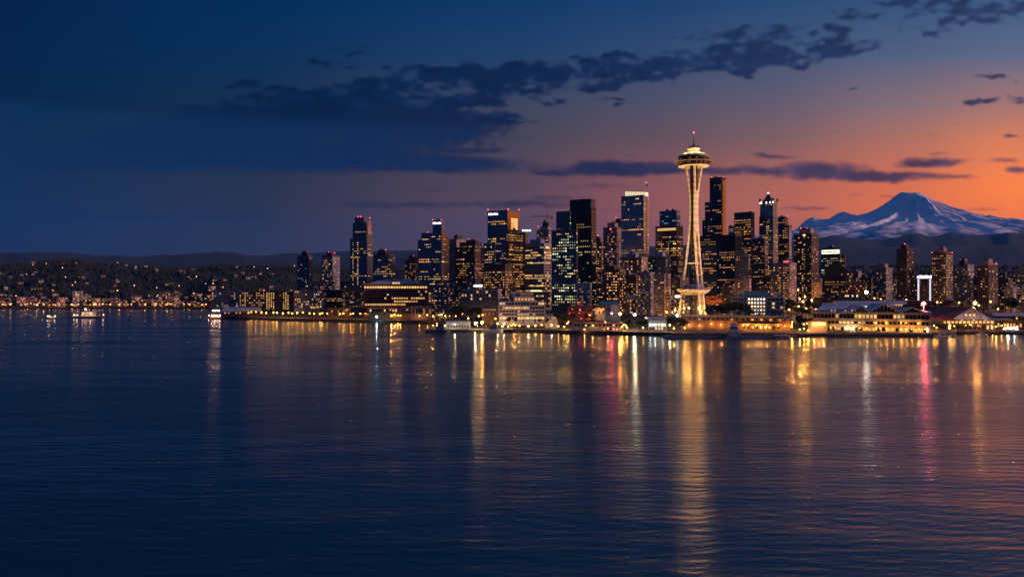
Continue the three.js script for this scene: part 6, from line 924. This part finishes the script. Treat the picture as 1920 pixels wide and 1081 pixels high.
{ // excursion boat with its lit canopy
  const d = 1255, pos = [dirX(403, d), 0, -d], o = thing('excursion_boat', 'red hulled excursion boat with glowing canopy on posts, at the west shore tip', 'boat', pos), L = 20;
  const h = new MB(), f = [[-L / 2, 3], [L / 2, 3], [L / 2, -3], [-L / 2, -3], [-L / 2 - 3, 0]]; h.prism(shrink(f, 0.94, 0.8), -0.6, 2.2, f); h.build('hull', M.redHull, o); const c = new MB(); c.box(1, 2.2, 0, 14, 3, 4.6); c.build('cabin', M.paint, o); const r = new MB(); r.box(2, 13.4, 0, 11, 0.6, 5); r.build('canopy', M.paint, o);
  for (const x of [-2.5, 0.5, 3.8, 6.6]) { const p = new MB(); p.bar([x, 5.2, 2], [x, 13.4, 2], 0.4); p.build('canopy_post', M.paint, o); const l = mesh('canopy_lamp', globeGeo, WARM_LAMP, o); l.scale.setScalar(1); l.position.set(x, 12.8, 2.4); pointLight(o, x, 11.8, 3, rgb(1, 0.72, 0.5), 40, 14); }
  const q = { o: [-6, 2.3], t: [1, 0], n: [0, 1], len: 14 }; for (let i = 0; i < 6; i++) oneWindow(o, [0, 0, 0], q, 0.5 + i * 2.25, 2.4 + i * 2.25, 3, 4.6, roomMat(7, 7), M.paint); for (const x of [-8, -4, 0, 4, 8]) { const l = mesh('deck_lamp', globeGeo, glow(1, 0.5, 0.4, 10), o); l.scale.setScalar(0.9); l.position.set(x, 5.6, 3); pointLight(o, x, 5.4, 4.6, rgb(1, 0.5, 0.36), 40, 12); }
}
{ // tug at the pier tip
  const d = 870, pos = [dirX(823, d), 0, -d], o = thing('tug_boat', 'dark tug boat with a tall mast moored at the tip of the left pier', 'boat', pos), h = new MB(), f = [[-11, 3.4], [8, 3.4], [12, 0], [8, -3.4], [-11, -3.4]]; h.prism(shrink(f, 0.92, 0.8), -0.8, 2.6, f); h.build('hull', M.hull, o); const c = new MB(); c.box(1, 2.6, 0, 9, 4, 5); c.box(2, 6.6, 0, 5, 3, 4); c.build('wheelhouse', M.blueHull, o); const m = new MB(); m.bar([0.5, 9.5, 0], [0.5, 21, 0], 0.9, 0.3, 6); m.bar([-1.6, 15, 0], [2.6, 15, 0], 0.3); m.build('mast', M.darkSteel, o); const fu = new MB(); fu.bar([-3, 6.5, 0], [-3, 9.5, 0], 1.6, 1.4, 8); fu.build('funnel', M.blueHull, o); const w = new MB(); for (let i = 0; i < 4; i++) w.box(0.2 + i * 1.2, 7.6, 2.02, 0.9, 1.1, 0.1); w.build('cabin_window', M.pane, o);
}
{ // boats and sheds on the left pier
  const b = plain('net_shed', 'long pale blue shed on the left pier behind the tug boat', 'shed', 890, [836, 882, 882], 605, 620, M.paleBlue, 0.3); windowRow(b.o, b.pos, b.F0, 890, [838, 880], 609, 613.5, 8, 0.15, [2], [3, 5], M.trim, 0.5); const k = new MB(b.pos); k.prism(shrink(b.fp.f, 1.03), dirY(605.2, 890), dirY(601.5, 892), shrink(b.fp.f, 0.98, 0.3)); k.build('roof', M.blueRoof, b.o);
  const d = 872, pos = [dirX(922, d), 0, -d], o = thing('work_boat', 'white cabined work boat under an orange lamp at the right end of the left pier', 'boat', pos), h = new MB(), f = [[-11, 2.6], [9, 2.6], [12, 0], [9, -2.6], [-11, -2.6]]; h.prism(shrink(f, 0.92, 0.8), -0.6, 3.4, f); h.build('hull', M.paint, o); const c = new MB(); c.box(1, 3.4, 0, 8, 2.6, 4); c.box(2.5, 6, 0, 4, 2, 3.2); c.build('cabin', M.blueHull, o); const m = new MB(); m.bar([0, 6, 0], [0, 12, 0], 0.3, 0.2, 6); m.build('mast', M.steel, o);
  lamp(904, 872, 3.1, 'orange quay lamp standing on the left pier with its pool on the deck', undefined, glow(1, 0.48, 0.1, 26), AMBER, 900, 7.5, 1.5, 'quay_floodlight'); lamp(891, 870, 3.1, 'warm white quay lamp on the left pier, left of the orange one', undefined, WARM_LAMP, WARM, 800, 7, 1.3, 'quay_floodlight');
}
{ // blue work barge and its wheelhouse
  const d = 772, pos = [dirX(1376, d), 0, -d], o = thing('work_barge', 'blue work barge with a tall wheelhouse, moored in front of the orange lit warehouse', 'boat', pos), h = new MB(), f = [[-9, 3.4], [9, 3.4], [9, -3.4], [-9, -3.4]]; h.prism(f, -0.6, 2.2); h.build('hull', M.blueHull, o); const c = new MB(); c.box(0, 2.2, 0, 9.5, 5, 5); c.build('cabin', M.paleBlue, o); const w = new MB(); w.box(-0.2, 7.2, 0, 6.4, 4, 4); w.build('wheelhouse', M.paleBlue, o); const r = new MB(); r.box(-0.2, 11.2, 0, 5, 2.6, 3.6); r.bar([-0.2, 13.8, 0], [-0.2, 18, 0], 0.6, 0.2, 6); r.build('mast_housing', M.greyRoof, o); const g = new MB(); for (let i = 0; i < 4; i++) g.box(-2.4 + i * 1.5, 8.6, 2.04, 1.1, 1.4, 0.12); for (let i = 0; i < 3; i++) g.box(-3 + i * 2.8, 4, 2.54, 1.2, 1.4, 0.12); g.build('cabin_window', M.pane, o);
}
for (const [px, d, L, label] of [[1322, 774, 74, 'long flat dark blue barge left of the work barge wheelhouse'], [1418, 772, 34, 'short flat dark barge right of the work barge wheelhouse'], [1462, 772, 16, 'white topped float at the quay right of the barges']]) {
  const pos = [dirX(px, d), 0, -d], o = thing('flat_barge', label, 'barge', pos), h = new MB(), f = [[-L / 2, 3], [L / 2, 3], [L / 2 + 2, 0], [L / 2, -3], [-L / 2, -3], [-L / 2 - 2, 0]]; h.prism(f, -0.6, 2.3); h.build('hull', M.blueHull, o); const c = new MB(); c.box(0, 2.3, -0.6, L * 0.94, 0.8, 3.8); c.build('coaming', L < 20 ? M.paint : M.hull, o); const b = new MB(); for (let i = 0; i < L / 5; i++) b.bar([-L / 2 + 1 + i * 5, 2.3, 2.7], [-L / 2 + 1 + i * 5, 3.3, 2.7], 0.5, 0.5, 6); b.build('bollard', M.darkSteel, o);
}
motorBoat('motor_yacht', 'white motor yacht moored at the right end of the terminal quay', 1768, 786, 15, null, M.paint);
motorBoat('launch', 'dark launch lying off the right end of the terminal quay', 1786, 790, 9, null, M.hull);
motorBoat('cabin_cruiser', 'small white cruiser before the left doors of the gabled hall', 1776, 826, 9, null, M.paint);
motorBoat('cabin_cruiser', 'small white cruiser before the right doors of the gabled hall', 1842, 826, 11, null, M.paint);
for (const [px, label] of [[1894, 'white arched tent glowing inside, left one of two near the right edge'], [1905.5, 'white arched tent glowing inside, right one of two near the right edge']]) {
  const d = 838, pos = [dirX(px, d), 3.1, -d], o = thing('arched_tent', label, 'tent', pos), t = new MB(), r = 2.9, n = 10; for (let i = 0; i < n; i++) { const a = i / n * Math.PI, b = (i + 1) / n * Math.PI; t.quad([Math.cos(a) * r, Math.sin(a) * r + 1, 0], [Math.cos(a) * r, Math.sin(a) * r + 1, -7], [Math.cos(b) * r, Math.sin(b) * r + 1, -7], [Math.cos(b) * r, Math.sin(b) * r + 1, 0]); } t.bar([-r, 0, 0], [-r, 1, 0], 0.2); t.bar([r, 0, 0], [r, 1, 0], 0.2); t.build('canopy', new THREE.MeshPhysicalMaterial({ color: rgb(0.8, 0.8, 0.8), roughness: 0.9, transmission: 0.3, thickness: 0, side: THREE.DoubleSide }), o); const l = mesh('tent_lamp', globeGeo, COLD_LAMP, o); l.scale.setScalar(0.5); l.position.set(0, 2.9, -2); pointLight(o, 0, 2.2, -2, rgb(0.9, 0.97, 1), 160, 8);
}

// trees
const leafMesh = (n, rx, ry, y0, size, conifer) => {
  const b = new MB();
  const lumps = [...Array(9)].map(() => { const t = rnd() * 6.283, h = rnd(); return [Math.cos(t) * rx * 0.55 * (1 - 0.4 * h), y0 + ry * (0.35 + 1.3 * h), Math.sin(t) * rx * 0.55 * (1 - 0.4 * h), rr(0.38, 0.62)]; });
  for (let i = 0; i < n; i++) {
    let x, y, z;
    if (conifer) { const h = Math.pow(rnd(), 1.2), t = rnd() * 6.283, w = rx * (1 - h) * (0.75 + 0.25 * Math.sin(h * 38)) * Math.sqrt(rr(0.3, 1)); x = Math.cos(t) * w; z = Math.sin(t) * w; y = y0 + h * ry * 2; }
    else { const L = lumps[i % lumps.length], u = rnd() * 6.283, v = Math.acos(2 * rnd() - 1), q = Math.cbrt(rr(0.25, 1)) * L[3]; x = L[0] + Math.sin(v) * Math.cos(u) * rx * q; y = L[1] + Math.cos(v) * ry * q; z = L[2] + Math.sin(v) * Math.sin(u) * rx * q; }
    const s = size * rr(0.6, 1.3), a = new THREE.Vector3(rr(-1, 1), rr(-0.5, 0.5), rr(-1, 1)).normalize().multiplyScalar(s), c = new THREE.Vector3(rr(-1, 1), rr(-1, 1), rr(-1, 1)).normalize().multiplyScalar(s * 0.7);
    b.quad([x - a.x - c.x, y - a.y - c.y, z - a.z - c.z], [x + a.x - c.x, y + a.y - c.y, z + a.z - c.z], [x + a.x + c.x, y + a.y + c.y, z + a.z + c.z], [x - a.x + c.x, y - a.y + c.y, z - a.z + c.z]);
  }
  return b;
};
const treeKinds = [];
for (let v = 0; v < 5; v++) {
  const o = new THREE.Group(), con = v === 4, t = new MB(); t.bar([0, -1, 0], [0.2, 4.5, 0.1], 0.8, 0.45, 7); if (con) t.bar([0.2, 4.5, 0.1], [0, 13, 0], 0.45, 0.1, 6); else for (let k = 0; k < 5; k++) { const a = k * 1.26 + v; t.bar([0.2, 4 - 0.2 * k, 0.1], [Math.cos(a) * 2.6, 6.6 + (k % 2), Math.sin(a) * 2.6], 0.3, 0.1, 5); }
  t.build('trunk', M.bark, o); leafMesh(con ? 420 : 620, con ? 2.6 : 4, con ? 6.5 : 3.1, con ? 1.6 : 3.4, con ? 0.42 : 0.5, con).build('crown', con ? M.needles : v === 3 ? M.leafWarm : M.leaf, o); treeKinds.push(o);
}
function tree(kind, px, d, py, top, label, group, wide = 1, m) {
  const o = treeKinds[kind].clone(); o.name = numbered(kind === 4 ? 'conifer' : 'broadleaf_tree'); o.userData = { label, category: 'tree', ...(group ? { group } : {}) };
  const y = dirY(py, d), h = dirY(top, d) - y, s = h / (kind === 4 ? 14.5 : 10.2); o.position.set(dirX(px, d), y, -d); o.scale.set(s * wide, s, s * wide); o.rotation.y = rnd() * 6.28; if (m) o.children[1].material = m; scene.add(o); return o;
}
const T1 = 'broad dark tree on the dim bank left of the white waterfront office', G1 = 'dark trees left of the white waterfront office';
for (const [px, py, top, d] of [[846, 597, 578, 1000], [856, 598, 572, 985], [866, 598, 570, 985], [876, 598, 572, 980], [887, 599, 573, 975], [897, 600, 575, 965], [842, 600, 584, 960]]) tree(pick([0, 1, 2]), px, d, py, top, T1, G1, 1.15);
for (const [px, py, top, d, k] of [[953, 607, 594, 888, 2], [966, 607, 596, 886, 1], [981, 606, 597, 884, 4], [1003, 606, 594, 884, 4], [1012, 607, 597, 882, 0], [1026, 608, 596, 880, 2]]) tree(k, px, d, py, top, 'small tree standing in front of the white waterfront office', 'small trees before the white waterfront office', 1);
for (const [px, py, top, d] of [[1046, 608, 584, 880], [1052, 610, 588, 872], [1060, 611, 592, 868], [1078, 606, 587, 880], [1100, 604, 586, 885], [1112, 604, 589, 880]]) tree(pick([0, 1]), px, d, py, top, 'dark tree in front of the red lit building', 'dark trees before the red lit building', 1.1);
for (const [px, py, top, d] of [[1178, 616, 598, 842], [1199, 616, 600, 840], [1210, 614, 601, 845], [1212, 600, 588, 900], [1180, 600, 590, 900]]) tree(pick([0, 1, 2]), px, d, py, top, 'dark small tree near the brightest yellowish quay lamp', 'dark trees round the brightest quay lamp', 1.15);
for (const [px, py, top, d] of [[1256, 620, 593, 840], [1266, 620, 592, 838], [1276, 619, 594, 838], [1285, 616, 600, 838]]) tree(pick([0, 1]), px, d, py, top, 'dense dark tree beside the boathouse, in front of the observation tower left foot', 'dark trees right of the boathouse', 1.2);
for (const [px, py, top, d] of [[1326, 593, 574, 915], [1335, 593, 571, 912], [1345, 593, 570, 910], [1355, 593, 568, 908], [1366, 593, 566, 900], [1377, 593, 564, 896], [1388, 593, 566, 893], [1398, 593, 568, 892], [1408, 593, 578, 890], [1331, 593, 580, 890], [1360, 593, 580, 888], [1385, 593, 582, 886]]) tree(pick([0, 1, 2]), px, d, py, top, 'dark leafy tree in the grove between the observation tower and the white modern office', 'dark grove right of the observation tower', 1.2);
for (const [px, py, top, d, k] of [[1424, 594, 586, 892, 0], [1449, 594, 578, 890, 4], [1454, 594, 581, 890, 4], [1462, 594, 585, 890, 1]]) tree(k, px, d, py, top, 'slim tree against the wall of the white modern office', 'slim trees before the white modern office', 1);
tree(3, 1341, 955, 573, 549, 'bright orange autumn tree lit from below, right of the observation tower foot', undefined, 1.25, M.autumn); tree(3, 1349, 950, 573, 556, 'smaller orange lit autumn tree right of the bright orange one', undefined, 1.2, M.autumn); tree(3, 1333, 948, 575, 558, 'small orange lit tree left of the bright orange one', undefined, 1.1, M.autumn);
lamp(1346, 938, dirY(578, 938), 'low amber lamp glowing under the orange autumn trees', undefined, AMBER_LAMP, rgb(1, 0.34, 0.06), 900, 4, 1, 'garden_lamp');
for (const [px, py, top, d] of [[1484, 588, 560, 935], [1478, 590, 566, 925], [1494, 590, 572, 915], [1505, 592, 574, 905], [1516, 592, 578, 900], [1530, 590, 566, 925], [1541, 590, 552, 940], [1552, 590, 550, 945], [1563, 588, 551, 945], [1572, 586, 553, 945], [1548, 592, 566, 915], [1558, 592, 568, 915]]) tree(pick([0, 1, 2, 3]), px, d, py, top, (top < 556 ? 'tall dark tree ' : 'low dark tree ') + near(px), 'dark trees left of the pier terminal roof', 1.15);
for (const [px, py, top, d] of [[1615, 575, 556, 935], [1634, 575, 558, 935], [1650, 574, 560, 930], [1690, 572, 556, 940], [1712, 574, 557, 935], [1778, 580, 560, 910], [1786, 580, 562, 910], [1768, 582, 566, 905], [1806, 580, 566, 915], [1886, 585, 558, 915], [1896, 585, 556, 915], [1906, 586, 562, 910], [1870, 586, 568, 905], [1752, 580, 566, 905]]) tree(pick([0, 1, 2]), px, d, py, top, 'dark street tree ' + near(px), 'dark street trees behind the right waterfront', 1.15);
for (const [px, py, top, d] of [[674, 592, 578, 1150], [682, 592, 576, 1145], [730, 592, 580, 1130], [758, 592, 581, 1120], [766, 592, 580, 1115], [604, 594, 580, 1190], [598, 594, 582, 1200], [535, 596, 584, 1245], [470, 597, 585, 1275], [788, 594, 578, 1100], [577, 595, 584, 1215], [628, 595, 586, 1160], [700, 595, 586, 1120], [744, 595, 587, 1110]]) tree(pick([0, 1, 2, 3]), px, d, py, top, 'small dark tree on the west quay ' + west(px), 'small trees along the west quay', 1.1);

for (let i = 0; i < 26; i++) { const px = i < 14 ? rr(1480, 1526) : rr(1060, 1215), d = i < 14 ? rr(845, 930) : rr(868, 905), y = groundH(px, d), k = pick([0, 1, 2]), o = treeKinds[k].clone(), s = rr(0.5, 0.95); o.name = numbered('broadleaf_tree'); o.userData = { label: 'low dark tree growing on the bank ' + near(px), category: 'tree', group: 'low dark trees on the waterfront bank' }; o.position.set(dirX(px, d), y, -d); o.scale.set(s * 1.2, s, s * 1.2); o.rotation.y = rnd() * 6; scene.add(o); }

// far shore on the left: houses on the wooded hill, blocks and lamps at the water
const houseKinds = [...Array(4)].map((_, v) => {
  const o = new THREE.Group(), w = [9, 11, 8, 13][v], h = [5, 6, 7, 5][v], b = new MB(), r = new MB();
  b.box(0, -3, 0, w, h + 3, 8); b.build('wall', [M.trim, M.darkBrown, M.trim, M.brown][v], o);
  const e = [[-w / 2 - 0.5, 4.5], [w / 2 + 0.5, 4.5], [w / 2 + 0.5, -4.5], [-w / 2 - 0.5, -4.5]]; r.prism(e, h, h + 2.6, shrink(e, v % 2 ? 0.98 : 0.5, 0.03)); r.build('roof', M.darkStone, o);
  for (let i = 0; i < 2 + (v > 1); i++) { const q = { o: [-w / 2, 4], t: [1, 0], n: [0, 1], len: w }, u = (i + 0.5) / (2 + (v > 1)) * w; oneWindow(o, [0, 0, 0], q, u - 0.95, u + 0.95, h * 0.3, h * 0.3 + 1.8, roomMat(pick([0, 0, 1, 7, 2]), pick([3, 4, 5, 7])), M.trim); }
  return o;
});
const place = (proto, name, label, cat, group, px, d, y, turn, s = 1) => { const o = proto.clone(); o.name = numbered(name); o.userData = { label, category: cat, group }; o.position.set(dirX(px, d), y, -d); o.rotation.y = turn; o.scale.setScalar(s); scene.add(o); return o; };
const GH = 'lit houses on the far wooded hill';
for (let i = 0, n = 0; i < 900 && n < 66; i++) {
  const px = rr(0, 560), d = 2020 + 960 * Math.pow(rnd(), 1.5); if (fbm(px / 26 + 50, d / 150, 3) < 0.5) continue;
  place(houseKinds[i % 4], 'house', 'small house with lit windows on the dark wooded hill across the water', 'house', GH, px, d, groundH(px, d) + 7, rr(-0.5, 0.5) - Math.atan((px - CX) / F), rr(0.8, 1.2)); n++;
}
for (let i = 0; i < 40; i++) { const px = rr(1590, 1930), d = rr(2000, 2700); place(houseKinds[i % 4], 'house', 'tiny lit house on the dark low ridge below the mountain', 'house', 'lit houses on the low ridge below the mountain', px, d, groundH(px, d) + 8, -Math.atan((px - CX) / F)); }
const blockKinds = [...Array(6)].map((_, v) => {
  const o = new THREE.Group(), w = [22, 30, 18, 36, 16, 26][v], h = [11, 15, 20, 9, 26, 13][v], b = new MB(); b.box(0, -4, 0, w, h + 4, 14); b.build('wall', [M.greyStone, M.brown, M.pinkStone, M.darkStone, M.paleStone, M.brick][v], o);
  const r = new MB(); r.box(0, h, 0, w + 0.8, 0.6, 14.8); if (v % 2) r.box(w * 0.2, h + 0.6, 0, 5, 2.4, 5); r.build('roof', M.greyRoof, o); const l = new MB(), k = new MB();
  for (let y = 1.4; y < h - 2; y += 3.6) for (let x = -w / 2 + 1.2; x < w / 2 - 2; x += 3.2) { const F0 = { o: [x, 7], t: [1, 0], n: [0, 1] }; if (rnd() < [0.22, 0.26, 0.3, 0.4, 0.5, 0.26][v]) faceQuad(l, F0, 0, 2, y, y + 1.9, 0.08, cellUV(pick([0, 0, 7, 1, 2, 4]), pick([3, 4, 5, 6]))); else faceQuad(k, F0, 0, 2, y, y + 1.9, 0.08); }
  l.build('lit_window', litMat, o, 'stuff'); k.build('dark_window', M.pane, o, 'stuff'); return o;
});
const GB = 'lit blocks along the far left shore';
for (let i = 0; i < 64; i++) { const px = i < 44 ? 2 + i * 9 + rr(-4, 4) : rr(0, 400), d = i < 44 ? rr(1895, 1960) : rr(1960, 2120); place(blockKinds[[0, 1, 3, 5, 2, 0, 3, 5][i % 8]], 'shore_block', 'low lit block standing along the far left shore', 'apartment building', GB, px, d, groundH(px, d), -Math.atan((px - CX) / F), rr(0.8, 1.1)); }
place(blockKinds[4], 'shore_block', 'tallest lit block on the far left shore, behind the ferry', 'apartment building', undefined, 145, 1930, groundH(145, 1930), 0.5, 1.3).userData = { label: 'tallest lit block on the far left shore, behind the ferry', category: 'apartment building' };
const SHORE_LAMPS = [glow(1, 0.66, 0.34, 4), glow(1, 0.42, 0.1, 4)];
for (let i = 0; i < 48; i++) { const px = rr(-2, 398), d = shoreD(px) + rr(3, 26), w = pick([0, 0, 0, 1]); lamp(px, d, 3.4, 'orange street lamp at the water line of the far left shore', 'street lamps along the far left shore', w ? SHORE_LAMPS[0] : SHORE_LAMPS[1], AMBER, 45, rr(5, 9), rr(0.9, 1.7)); }
const HILL_LAMPS = [glow(1, 0.5, 0.16, 2.6), glow(1, 0.66, 0.36, 2.2), glow(1, 0.42, 0.12, 3)];
for (let i = 0; i < 26; i++) { const px = rr(0, 560), d = rr(2000, 2950); lamp(px, d, groundH(px, d) + 6, 'single lamp shining between the trees of the far hill', 'lamps on the far wooded hill', pick(HILL_LAMPS), WARM, 0, 7, rr(1.2, 2)); }

renderer.render(scene, camera);
